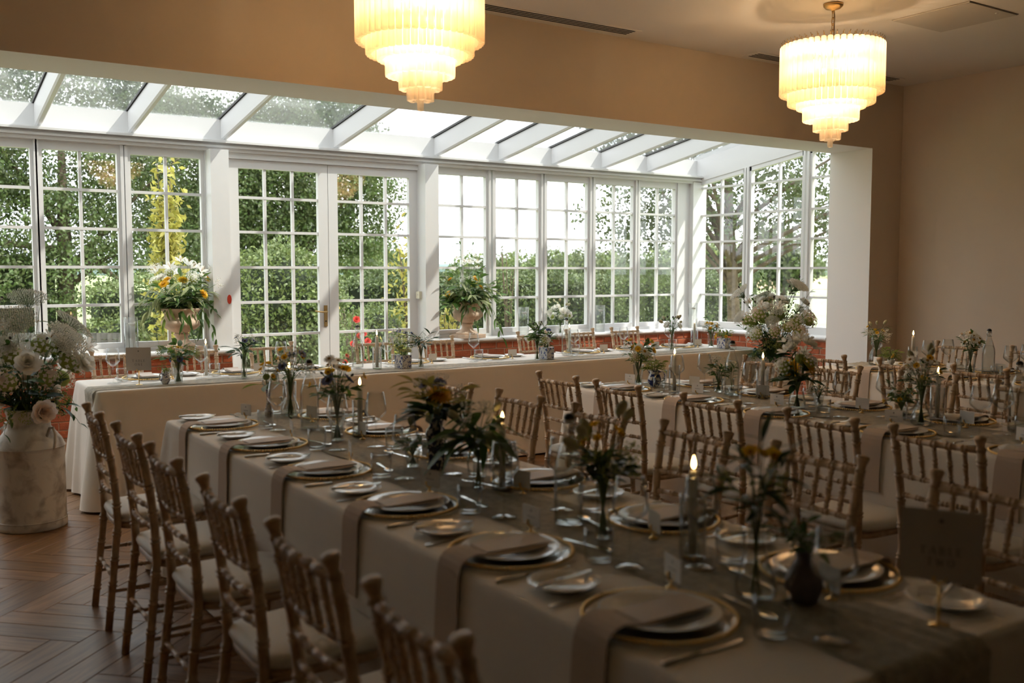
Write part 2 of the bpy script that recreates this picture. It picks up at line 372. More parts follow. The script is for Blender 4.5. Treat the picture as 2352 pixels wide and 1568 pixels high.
# header wall over the wide opening, with its jamb: beige to the room, white inside
def two_tone(name, x0, x1, y0, y1, z0, z1):
    g = G(); g.box(x0, x1, y0, y1, z0, z1); g.m = [1, 1, 0, 1, 1, 1]; return g.mesh(name, [M['wall'], M['soffit']])
wb = struct('wall_back', 'beige header wall over the wide opening with white soffit and jamb', 'wall')
ob('header', two_tone('header', -1.5, XJ, YB0, YB1, 2.82, 4.3), wb)
ob('jamb', two_tone('jamb', XJ, XR, YB0, YB1, 0, 4.3), wb)
ob('jamb', two_tone('jamb', XL, -1.5, YB0, YB1, 0, 4.3), wb)
g = G(); g.box(XR, XR+.25, YN, YB1, -.15, CEIL+.6); struct('wall_right', 'plain beige wall on the right of the room', 'wall', g.mesh('wall_right', M['wall']))
g = G(); g.box(XL-.25, XL, YN, YB1, -.15, CEIL+.6); struct('wall_left', 'plain beige wall on the left of the room', 'wall', g.mesh('wall_left', M['wall']))
g = G(); g.box(XL-.25, XR+.25, YN-.25, YN, -.15, CEIL+.6); struct('wall_front', 'plain beige wall behind the camera', 'wall', g.mesh('wall_front', M['wall']))
g = G(); g.box(XR-.018, XR, YN, YB0, 0, .15); struct('baseboard_right', 'low painted skirting board along the plain wall', 'skirting board', g.mesh('baseboard_right', M['paint']))

# brick dwarf walls of the conservatory
g0 = G(); bl, bw, bh = .215, .1, .065
def brick_me(L):
    g = G(); a, c = L/2, .004; z0, z1 = 0, bh
    g.box(-a+c, a-c, -.008, .02, c, bh-c)   # face
    g.add([(-a,-.003,0),(a,-.003,0),(a,.02,0),(-a,.02,0),(-a,-.003,bh),(a,-.003,bh),(a,.02,bh),(-a,.02,bh),(-a+c,-.008,c),(a-c,-.008,c),(a-c,-.008,bh-c),(-a+c,-.008,bh-c)],
          [(0,1,9,8),(1,5,10,9),(5,4,11,10),(4,0,8,11),(0,3,2,1),(4,5,6,7),(1,2,6,5),(3,0,4,7)])
    return g.mesh('brick', M['brick'])
bfull = brick_me(.215)
_bcache = {}
def bricks(parent, a0, a1, place, courses=9):
    """courses of stretchers from a0 to a1; place(u, z, L) -> location, rotation"""
    for c in range(courses):
        z = .70-.008-(c+1)*.0755; u = a0-(.1125 if c % 2 else 0)
        while u < a1:
            s, e = max(u, a0), min(u+.215, a1)
            if e-s > .03:
                L = round(e-s, 2); me = bfull if L > .21 else _bcache.setdefault(L, brick_me(L))
                loc, rz = place((s+e)/2, z); ob('brick', me, parent, loc, (0,0,rz))
            u += .2255
def dwarf(name, label, x0, x1, y0, y1):
    g = G(); g.box(x0, x1, y0, y1, -.1, .70); w = struct(name, label, 'wall'); ob('mortar', g.mesh('mortar', M['mortar']), w); return w
w1 = dwarf('wall_window_near', 'low red brick wall under the windows beside the milk churn', -1.6, 2.90, YBR, 9.62)
bricks(w1, -.35, 2.90, lambda u, z: ((u, YBR, z), 0))
w2 = dwarf('wall_window_far', 'low red brick wall under the windows right of the doors', 5.06, XBR+.31, YBR, 9.62)
bricks(w2, 5.06, XBR, lambda u, z: ((u, YBR, z), 0))
w3 = dwarf('wall_end', 'low red brick wall under the sloping end windows', XBR, 9.43, YB1, YBR)
bricks(w3, YB1, YBR, lambda u, z: ((XBR, u, z), -PI/2))

# sills
def sill_prof(a, b, flip=1):   # nose at a, back at b
    c = (.70+ZS)/2; r = (ZS-.70)/2; s = 1 if b > a else -1
    return [(a+s*r+s*r*-math.sin(t), c-r*math.cos(t)) for t in np.linspace(0, PI, 7)]+[(b, ZS), (b, .70)]
tr = []
def trim(label, me): 
    o = struct('trim_%d' % (len(tr)+1), label, 'trim', me); tr.append(o); return o
g = G(); g.prism(sill_prof(YBR-.05, 9.56), 'x', -1.6, 2.90); trim('white painted window sill beside the milk churn', g.mesh('sill', M['paint']))
g = G(); g.prism(sill_prof(YBR-.05, 9.56), 'x', 5.06, XBR-.05); trim('white painted window sill right of the doors', g.mesh('sill', M['paint']))
g = G()
pts = [(p[0]-YBR+XBR, p[1]) for p in sill_prof(YBR-.05, 9.56)]
g.prism(pts, 'y', YB1, 9.56); trim('white painted sill under the sloping end windows', g.mesh('sill', M['paint']))

# windows: frame, glazing bars and panes as separate pieces
ROWS = [.832, 1.185, 1.535, 1.885, 2.235, 2.58]
def bxa(g, ax, a0, a1, d0, d1, z0, z1):
    if ax == 'x': g.box(a0, a1, d0, d1, z0, z1)
    else: g.box(d0, d1, min(a0,a1), max(a0,a1), z0, z1)
BW = .026
def glaze(root, ax, d, cols, rows):
    """bars and panes between column spans; d = inner face distance"""
    for i in range(len(cols)-1):
        c = (cols[i][1]+cols[i+1][0])/2; g = G(); bxa(g, ax, c-BW/2, c+BW/2, d+.012, d+.052, rows[0], rows[-1]); ob('glazing_bar', g.mesh('glazing_bar', M['paint']), root)
    lo, hi = min(cols[0]+cols[-1]), max(cols[0]+cols[-1])
    for z in rows[1:-1]:
        g = G(); bxa(g, ax, lo, hi, d+.008, d+.05, z-BW/2, z+BW/2); ob('glazing_bar', g.mesh('glazing_bar', M['paint']), root)
    for (a, b) in cols:
        for z0, z1 in zip(rows[:-1], rows[1:]):
            g = G(); bxa(g, ax, a-.004 if a < b else a+.004, b+.004 if a < b else b-.004, d+.030, d+.034, z0-.004, z1+.004); ob('glass_pane', g.mesh('glass_pane', M['glass']), root)
wc = [0]
def casement(label, ax, d, cols, z0=ZS, z1=2.655, post=True):
    wc[0] += 1; root = struct('window_%d' % wc[0], label, 'window')
    a, b = min(cols[0]+cols[-1]), max(cols[0]+cols[-1])
    g = G(); s = .042
    bxa(g, ax, a-s, a, d, d+.06, z0, z1); bxa(g, ax, b, b+s, d, d+.06, z0, z1)
    bxa(g, ax, a, b, d, d+.06, z0, ROWS[0]); bxa(g, ax, a, b, d, d+.06, ROWS[-1], z1)
    ob('frame', g.mesh('frame', M['paint']), root)
    g = G(); bxa(g, ax, a-s-.004, b+s+.004, d-.02, d+.07, z1, z1+.03); bxa(g, ax, a-s-.004, b+s+.004, d-.025, d+.07, z0-.01, z0+.035)
    ob('rail', g.mesh('rail', M['paint']), root)
    if post:
        for c in (a-s, b+s):
            g = G(); bxa(g, ax, c-.014, c+.014, d-.022, d+.07, z0, z1); ob('mullion', g.mesh('mullion', M['paint']), root)
    glaze(root, ax, d, cols, ROWS); return root
casement('narrow-barred window casement left out beyond the milk churn', 'x', YWI, [(-.911,-.614),(-.581,-.285)])
casement('white barred window casement next but one behind the milk churn', 'x', YWI, [(-.165,.132),(.165,.461)])
casement('white barred window casement directly behind the milk churn flowers', 'x', YWI, [(.581,.878),(.911,1.207)])
casement('white barred window casement between milk churn and the stone urn', 'x', YWI, [(1.306,1.600),(1.633,1.932)])
casement('white barred window casement behind the stone urn left of the doors', 'x', YWI, [(2.052,2.358),(2.385,2.697)])
casement('white barred window casement behind the stone urn right of the doors', 'x', YWI, [(5.33,5.622),(5.663,5.952)])
casement('white barred window casement beside the urn with trailing leaves', 'x', YWI, [(6.09,6.379),(6.423,6.695)])
casement('white barred window casement showing the distant blue hills', 'x', YWI, [(6.825,7.108),(7.161,7.44)])
casement('white barred window casement where the oak branches reach in', 'x', YWI, [(7.572,7.854),(7.904,8.181)])
casement('white barred window casement at the conservatory corner', 'x', YWI, [(8.306,8.585),(8.646,8.91)])
# end wall windows with raked heads
def rake(Y): return 2.924-(Y-7.758)*.1366
def raked(label, cols):
    wc[0] += 1; root = struct('window_%d' % wc[0], label, 'window'); d = XWI; s = .042
    a, b = min(cols[0]+cols[-1]), max(cols[0]+cols[-1]); rows = ROWS[:-1]+[2.60]
    g = G(); g.box(d, d+.06, a-s, a, ZS, rake(a)); g.box(d, d+.06, b, b+s, ZS, rake(b+s)-.0); g.box(d, d+.06, a, b, ZS, ROWS[0])
    g.prism([(a-s, rake(a-s)-.055), (b+s, rake(b+s)-.055), (b+s, rake(b+s)), (a-s, rake(a-s))], 'x', d, d+.06)
    ob('frame', g.mesh('frame', M['paint']), root)
    for c in (a-s, b+s):
        g = G(); g.box(d-.022, d+.07, c-.014, c+.014, ZS, rake(c)); ob('mullion', g.mesh('mullion', M['paint']), root)
    glaze(root, 'y', d, cols, rows)
    g = G(); g.box(d+.008, d+.05, a, b, 2.60-BW/2, min(2.60+BW/2, rake(b)-.03)); ob('glazing_bar', g.mesh('glazing_bar', M['paint']), root)
    for (p, q) in cols:
        p, q = min(p, q), max(p, q)
        g = G(); g.prism([(p, 2.60), (q, 2.60), (q, rake(q)-.05), (p, rake(p)-.05)], 'x', d+.030, d+.034); ob('glass_pane', g.mesh('glass_pane', M['glass']), root)
    for i in range(len(cols)-1):
        c = (cols[i][1]+cols[i+1][0])/2; g = G(); g.box(d+.012, d+.052, c-BW/2, c+BW/2, 2.60, rake(c)-.05); ob('glazing_bar', g.mesh('glazing_bar', M['paint']), root)
    return root
raked('raked end window casement nearest the conservatory corner', [(9.489,9.103),(9.041,8.676)])
raked('raked end window casement in the middle of the end wall', [(8.544,8.137),(8.078,7.744)])
raked('raked end window casement nearest the white jamb', [(7.602,7.22)])
g = G(); zt = 3.45
g.prism([(YB1, rake(YB1)), (9.56, rake(9.56)), (9.56, 3.02), (YB1, zt)], 'x', XWI-.01, XWI+.1); trim('white boarding above the raked end windows', g.mesh('end_boarding', M['paint']))
g = G(); g.box(8.958, XWI+.1, YWI, 9.62, ZS, 2.70); g.box(9.17, XWI+.1, 9.43, YWI, ZS, 2.68); trim('white corner post between the window wall and end wall', g.mesh('corner_post', M['paint']))
g = G(); g.box(XWI-.005, XWI+.08, YB1, 7.18, ZS, rake(7.15)); trim('narrow white post against the jamb', g.mesh('end_post', M['paint']))

# pilasters beside the doors
for (xa, xb, lab) in ((2.735, 2.91, 'white square pilaster left of the french doors'), (5.05, 5.215, 'white square pilaster right of the french doors')):
    g = G(); g.box(xa, xb, YBR+.01, 9.6, 0, 2.66); o = trim(lab, g.mesh('pilaster', M['paint']))
# french doors
def french(label, cols, x0, x1, handle=None):
    wc_ = dn[0]; dn[0] += 1
    root = struct('door_%d' % dn[0], label, 'door'); d = YWI; rows = [.152, .50, .853, 1.183, 1.535, 1.887, 2.229, 2.515]
    g = G(); a, b = cols[0][0], cols[-1][1]
    g.box(x0, a, d, d+.055, 0, 2.60); g.box(b, x1, d, d+.055, 0, 2.60); g.box(a, b, d, d+.055, 0, rows[0]); g.box(a, b, d, d+.055, rows[-1], 2.60)
    ob('frame', g.mesh('frame', M['paint']), root)
    glaze(root, 'x', d, cols, rows)
    if handle:
        g = G(); g.box(handle-.018, handle+.018, d-.010, d+.002, .92, 1.14); pl = ob('handle_plate', g.mesh('handle_plate', M['brass']), root)
        g = G(); g.tube([(handle, d-.008, 1.075), (handle, d-.05, 1.075)], .009, 8); g.tube([(handle, d-.05, 1.075), (handle-.05, d-.055, 1.072), (handle-.10, d-.052, 1.078), (handle-.135, d-.05, 1.085)], [.009,.0085,.0075,.006], 8)
        ob('lever_handle', g.mesh('lever_handle', M['brass']), pl)
        g = G(); g.lathe([(.008,0),(.008,.004)], 10, (0,0,0)); o = ob('key_barrel', g.mesh('key_barrel', M['dark']), pl, (handle, d-.010, .975), (PI/2, 0, 0))
    return root
dn = [0]
french('left white french door leaf with the brass lever handle', [(3.064,3.323),(3.350,3.613),(3.641,3.898)], 2.955, 4.003, 3.962)
french('right white french door leaf without a handle', [(4.114,4.379),(4.410,4.664),(4.695,4.957)], 4.009, 5.06)
g = G(); g.box(2.90, 5.07, YWI-.03, 9.6, 2.602, 2.665); g.box(2.90, 2.953, YWI-.02, 9.6, 0, 2.602); g.box(5.062, 5.10, YWI-.02, 9.6, 0, 2.602)
trim('white frame around the french doors', g.mesh('door_frame', M['paint']))
g = G(); g.box(2.90, 5.06, YBR, 9.75, -.12, .0); trim('stone threshold under the french doors', g.mesh('threshold', M['stone']))
# wall plate (cream switch) and small red tag
sw = thing('light_switch', 'small cream switch plate on the door frame by the right pilaster', 'switch', (0,0,0))
g = G(); g.box(5.018, 5.049, 9.395, 9.47, 1.195, 1.275); ob('plate', g.mesh('plate', M['switch']), sw)
g = G(); g.box(5.012, 5.018, 9.425, 9.435, 1.23, 1.245); ob('rocker', g.mesh('rocker', M['card']), sw)
g = G(); n = 14
vs = [(.022*math.cos(2*PI*i/n), 0, .046*math.sin(2*PI*i/n)) for i in range(n)]; vs += [(v[0]*.9, -.004, v[2]*.95) for v in vs]
g.add(vs, [list(range(n, 2*n))]+[(i, (i+1) % n, n+(i+1) % n, n+i) for i in range(n)])
tag(ob('safety_tag', g.mesh('safety_tag', M['red']), None, (2.888, 9.299, 1.225)), 'small red oval tag on the left pilaster', 'tag')

# cornice, upstand and glazed lean-to roof
g = G()
for (ya, z0, z1) in ((9.44, 2.66, 2.692), (9.405, 2.692, 2.712), (9.425, 2.712, 2.735), (9.37, 2.735, 2.755), (9.40, 2.755, 2.767)):
    g.box(-1.6, XWI+.02, ya, 9.62, z0, z1)
trim('moulded white cornice above the windows', g.mesh('cornice', M['paint']))
g = G(); g.box(-1.6, XWI+.02, YWI, 9.6, 2.767, 2.972); trim('white upstand board under the glass roof', g.mesh('upstand', M['paint']))
def zglass(Y): return 2.972+(YWI-Y)*.162
wc[0] += 1; roof = struct('window_%d' % wc[0], 'sloping glass roof on white rafters over the conservatory', 'roof window')
RX = [-1.10, -.31, .47, 1.255, 2.04, 2.90, 4.075, 5.275, 6.125, 6.885, 7.65, 8.405]
for x in RX:
    g = G(); c = .012; za, zb = zglass(YWI), zglass(YB1)
    for (xa, xb, dz) in ((x, x+.055, .188),):
        prof = [(xa, -dz), (xa+c, -dz-.016), (xb-c, -dz-.016), (xb, -dz), (xb, 0), (xa, 0)]
        vs = [(p[0], YWI, za+p[1]) for p in prof]+[(p[0], YB1, zb+p[1]) for p in prof]; nn = 6
        g.add(vs, [list(range(nn)), list(range(nn, 2*nn))[::-1]]+[(i, nn+i, nn+(i+1) % nn, (i+1) % nn) for i in range(nn)])
    ob('rafter', g.mesh('rafter', M['paint']), roof)
    g = G(); g.prism([(YWI+.1, zglass(YWI+.1)+.002), (YB1, zb+.002), (YB1, zb+.028), (YWI+.1, zglass(YWI+.1)+.028)], 'x', x-.012, x+.067); ob('glazing_cap', g.mesh('glazing_cap', M['dark']), roof)
for xa, xb in zip([-1.6]+[x+.055 for x in RX], RX+[XWI+.02]):
    g = G(); g.prism([(YWI+.16, zglass(YWI+.16)+.004), (YB1, zglass(YB1)+.004), (YB1, zglass(YB1)+.012), (YWI+.16, zglass(YWI+.16)+.012)], 'x', xa+.003, xb-.003); ob('glass_pane', g.mesh('glass_pane', M['roofglass']), roof)
# closing wall at the near end of the conservatory
g = G(); g.box(-1.75, -1.6, YB1, 9.62, 0, 3.4); struct('wall_conservatory_near', 'white end wall of the conservatory beyond the milk churn', 'wall', g.mesh('wall_conservatory_near', M['soffit']))

# ------------------------------------------------------------------ chandeliers
def chandelier(loc, label):
    t = thing('chandelier', label, 'chandelier', loc, 0, 'tiered glass chandeliers')   # loc = top ring centre
    tiers = [(.367, 0.0, .370, 50), (.305, -.150, .446, 42), (.238, -.26, .478, 33), (.190, -.30, .570, 26), (.112, -.40, .647, 15), (.062, -.49, .713, 8), (.0, -.55, .768, 1)]
    global _rods
    try: _rods
    except NameError: _rods = {}
    for ti, (R, zt, dep, n) in enumerate(tiers):
        L = dep+zt; key = round(L, 3)
        if key not in _rods:
            g = G(); r = .0205
            prof = [(r*.55, -L), (r*.95, -L+.004), (r, -L+.012), (r, -.012), (r*.9, -.003), (r*.5, 0)]
            g.lathe(prof, 8, smooth=False); _rods[key] = g.mesh('glass_rod', M['rod'])
        for i in range(n):
            a = 2*PI*(i+.5*(ti % 2))/n; ob('glass_rod', _rods[key], t, (R*math.cos(a), R*math.sin(a), zt), (0, 0, a))
        if n > 1:
            g = G(); m = 48; rr = R-.027 if R > .1 else R*.55
            g.tube([(rr*math.cos(2*PI*i/m), rr*math.sin(2*PI*i/m), zt-.004) for i in range(m+1)], .005, 6, cap=False)
            for i in range(n):
                a = 2*PI*(i+.5*(ti % 2))/n; ca, sa = math.cos(a), math.sin(a)
                g.tube([(rr*ca, rr*sa, zt-.004), (rr*ca, rr*sa, zt+.018), ((rr+R)/2*ca, (rr+R)/2*sa, zt+.026), (R*ca, R*sa, zt+.006), (R*ca, R*sa, zt-.008)], .0022, 5)
                if ti == 0: g.tube([((R-.004)*ca, (R-.004)*sa, zt+.01), ((R+.012)*ca, (R+.012)*sa, zt+.034)], .0022, 5)
            ob('hook_ring', g.mesh('hook_ring', M['brass']), t)
    g = G(); g.tube([(0,0,.03), (0,0,-.62)], .009, 8)
    for k in range(4):
        a = PI/2*k+.3
        for z, R in ((-.006, .34), (-.154, .278), (-.304, .163)): g.tube([(0,0,z), (R*math.cos(a), R*math.sin(a), z)], .005, 6)
    ob('frame', g.mesh('frame', M['brass']), t)
    g = G(); g.lathe([(.0, -.030), (.325, -.030), (.33, -.026), (.325, -.022), (0, -.022)], 40); ob('added_baffle', g.mesh('added_baffle', M['baffle']), t)  # added plate, unseen from below: softens light thrown up at the ceiling
    for k in range(6):
        a = PI/3*k; g = G(); g.ball((0,0,0), .021, 0, 10, 7, (1,1,1.5)); b = ob('bulb', g.mesh('bulb', M['bulb']), t, (.15*math.cos(a), .15*math.sin(a), -.16))
        g = G(); g.tube([(0,0,-.03), (0,0,-.085)], .013, 8); ob('socket', g.mesh('socket', M['brass']), b)
    dz = CEIL-loc[2]; n = max(3, int((dz-.07)/.036))
    lk = None
    for i in range(n):
        if lk is None:
            g = G(); m = 14
            g.tube([(.011*math.cos(2*PI*q/m), 0, (.011 if math.sin(2*PI*q/m) > 0 else -.011)+.011*math.sin(2*PI*q/m)) for q in range(m+1)], .0032, 6, cap=False); lk = g.mesh('chain_link', M['brass'])
        ob('chain_link', lk, t, (0, 0, .045+(dz-.085)*i/(n-1)), (0, 0, (i % 2)*PI/2), (1, 1, (dz-.085)/(n-1)/.034))
    g = G(); g.tube([(.012, 0, 0), (.03, .01, dz*.35), (.034, .012, dz*.7), (.012, 0, dz-.03)], .0035, 6); ob('flex', g.mesh('flex', M['black']), t)
    g = G(); g.lathe([(.012, dz-.055), (.02, dz-.045), (.055, dz-.038), (.072, dz-.02), (.075, dz-.002)], 24); ob('ceiling_rose', g.mesh('ceiling_rose', M['brass']), t)
    for q in range(3):
        l = bpy.data.lights.new('bulb_light', 'POINT'); l.energy = LAMP/3; l.color = (1.0, .75, .48); l.shadow_soft_size = .035
        a = 2*PI*q/3+.5; lo = bpy.data.objects.new('bulb_light', l); col.objects.link(lo); lo.location = (.13*math.cos(a), .13*math.sin(a), -.27); lo.parent = t
    return t
LAMP = 54.0
chandelier((2.79, 5.19, 3.225), 'tiered frosted glass chandelier over the churn end of the head table')
chandelier((6.19, 4.89, 3.215), 'tiered frosted glass chandelier hanging nearer the plain beige wall')

# ------------------------------------------------------------------ tables and cloths
TZ = .75
def table(x0, x1, y0, y1, lab):
    t = thing('banquet_table', 'trestle banquet table under the cloth, '+lab, 'table', ((x0+x1)/2, (y0+y1)/2, 0), 0, 'banquet tables under cloths')
    a, b = (x1-x0)/2-.012, (y1-y0)/2-.012
    g = G(); g.box(-a, a, -b, b, TZ-.036, TZ-.006); ob('tabletop', g.mesh('tabletop', M['fence']), t)
    for sx in (-1, 1):
        for sy in (-1, 1):
            g = G(); g.tube([(sx*(a-.12), sy*(b-.12), 0), (sx*(a-.12), sy*(b-.12), TZ-.036)], .018, 8); ob('leg', g.mesh('leg', M['wire']), t)
def cloth(x0, x1, y0, y1, lab, seed, tucks=(), drop=.735):
    rnd = random.Random(seed); rc = .03; per = []
    cs = [(x1-rc, y1-rc, 0), (x0+rc, y1-rc, PI/2), (x0+rc, y0+rc, PI), (x1-rc, y0+rc, 1.5*PI)]
    for i in range(4):
        cx, cy, a0 = cs[i]
        for k in range(9): a = a0+PI/2*k/8; per.append((cx+rc*math.cos(a), cy+rc*math.sin(a), math.cos(a), math.sin(a), 0.0))
        nx, ny, a1 = cs[(i+1) % 4]; ex, ey = cx+rc*math.cos(a0+PI/2), cy+rc*math.sin(a0+PI/2); fx, fy = nx+rc*math.cos(a1), ny+rc*math.sin(a1)
        L = math.hypot(fx-ex, fy-ey); m = int(L/.03)
        for k in range(1, m):
            t = k/m; per.append((ex+(fx-ex)*t, ey+(fy-ey)*t, math.cos(a1), math.sin(a1), min(t, 1-t)*L))
    N = len(per); amp = []; ph1, ph2 = rnd.random()*6, rnd.random()*6; s = 0
    for i, p in enumerate(per):
        q = per[i-1]; s += math.hypot(p[0]-q[0], p[1]-q[1]); e = math.exp(-(p[4]/.22)**2)
        amp.append(.006+.004*math.sin(s*9+ph1)+e*(.045+.028*math.cos(p[4]*38))+.006*math.sin(s*3.1+ph2))
    lev = [(-.013, 0), (-.004, -.0025), (.002, -.010), (.0035, -.03), (.006, -.10), (.010, -.22), (.016, -.36), (.022, -.50), (.028, -.62), (.032, -drop)]
    g = G(); vs = []
    for k, (o, dz) in enumerate(lev):
        w = min(1, max(0, (-dz-.02)/.7))**.8
        for i, p in enumerate(per):
            d = o+amp[i]*w
            if p[2] > .7 and tucks: d -= tucks[0]*min(1, max(0, (-dz-.09)/.13))*max([math.exp(-((p[1]-q)/.235)**4) for q in tucks[1]])
            vs.append((p[0]+p[2]*d, p[1]+p[3]*d, TZ+dz))
    fs = [(k*N+i, (k+1)*N+i, (k+1)*N+(i+1) % N, k*N+(i+1) % N) for k in range(len(lev)-1) for i in range(N)]
    g.add(vs, fs, 0, True); b = len(g.v); g.f.append(list(range(N))); g.m.append(0); g.sm.append(False)
    o = tag(ob('tablecloth', g.mesh('tablecloth', M['cloth'])), 'ivory cloth reaching the floor on '+lab, 'tablecloth', 'ivory tablecloths')
TABS = {'H': (1.14, 7.13, 6.385, 7.145), 'T2': (1.205, 2.125, 1.07, 4.97), 'T3': (3.735, 4.655, .75, 4.985), 'T4': (6.15, 7.07, 1.2, 4.965)}
TLAB = {'H': 'the head table with the TABLE ONE sign', 'T2': 'the long table with the TABLE TWO sign', 'T3': 'the middle long table', 'T4': 'the long table beside the plain wall'}
for i, k in enumerate(TABS): table(*TABS[k], TLAB[k]); cloth(*TABS[k], TLAB[k], 5+i, {'T3': (.105, (4.47, 3.88, 3.25, 2.68, 2.1)), 'T4': (.13, (4.55, 3.91, 3.30))}.get(k, ()))

# gauze runners
def runner(cx, hw, y0, y1, ax, lab, seed, hang=(.3, .3)):
    rnd = random.Random(seed); n = int((y1-y0)/.03); m = 22; z0 = TZ+.0025
    path = [(y0-.014-.006*q, z0-.02-hang[0]*(1-q)) for q in np.linspace(0, 1, 8)] if hang[0] else []
    path += [(y0-.002, z0)]+[(y0+(y1-y0)*k/n, z0) for k in range(1, n)]+[(y1+.002, z0)]
    if hang[1]: path += [(y1+.014+.006*q, z0-.02-hang[1]*q) for q in np.linspace(0, 1, 8)]
    vs = []; ph = [rnd.random()*6 for _ in range(10)]
    for k, (y, z) in enumerate(path):
        wl = hw*(1+.07*math.sin(y*2.3+ph[0])+.05*math.sin(y*7.1+ph[1])+.03*math.sin(y*17+ph[5])); wr = hw*(1+.07*math.sin(y*1.9+ph[2])+.05*math.sin(y*6.3+ph[3])+.03*math.sin(y*15+ph[6]))
        for j in range(m+1):
            t = j/m; x = cx-wl+(wl+wr)*t+.006*math.sin(y*5+t*9+ph[4])
            rz = .0035*(1+math.sin(t*38+2.2*math.sin(y*3.1+ph[7])+ph[8]))*(.6+.4*math.sin(y*4+t*5+ph[9]))
            on = abs(z-z0) < 1e-6
            p = (x, y+(0 if on else (-rz if y < (y0+y1)/2 else rz)), z+(rz if on else 0))
            vs.append(p if ax == 'y' else (p[1], p[0], p[2]))
    fs = [(a*(m+1)+b, a*(m+1)+b+1, (a+1)*(m+1)+b+1, (a+1)*(m+1)+b) for a in range(len(path)-1) for b in range(m)]
    g = G(); g.add(vs, fs, 0, True)
    tag(ob('table_runner', g.mesh('table_runner', M['gauze'])), 'crinkled sage gauze runner along '+lab, 'table runner', 'gauze runners')
runner(1.69, .16, 1.065, 4.97, 'y', TLAB['T2'], 1)
runner(4.20, .19, .75, 4.985, 'y', TLAB['T3'], 2)
runner(6.62, .16, 1.2, 4.965, 'y', TLAB['T4'], 3)
runner(6.545, .13, 1.14, 7.13, 'x', TLAB['H'], 4, (.22, .22))

# ------------------------------------------------------------------ chiavari chairs
def turned(g, pts, r, rings, n=8, m=0, taper=None):
    """bamboo-turned bar: raised double rings at given fractions of the length"""
    P = [Vector(p) for p in pts]; seg = [(P[i+1]-P[i]).length for i in range(len(P)-1)]; L = sum(seg)
    def at(s):
        for i, q in enumerate(seg):
            if s <= q or i == len(seg)-1: return P[i].lerp(P[i+1], max(0, min(1, s/q)))
            s -= q
    ev = [(0, r), (L, r)]; acc = 0
    for q in seg[:-1]: acc += q; ev.append((acc, r))
    for f in rings:
        c = f*L
        for d in (-.0075, .0075): ev += [(c+d-.0042, r), (c+d-.0022, r*1.26), (c+d+.0022, r*1.26), (c+d+.0042, r)]
    ev = sorted([e for e in ev if -1e-6 <= e[0] <= L+1e-6]); out = []
    for e in ev:
        if not out or e[0]-out[-1][0] > .0008: out.append(e)
    g.tube([at(e[0]) for e in out], [e[1]*(taper(e[0]/L) if taper else 1) for e in out], n, m)
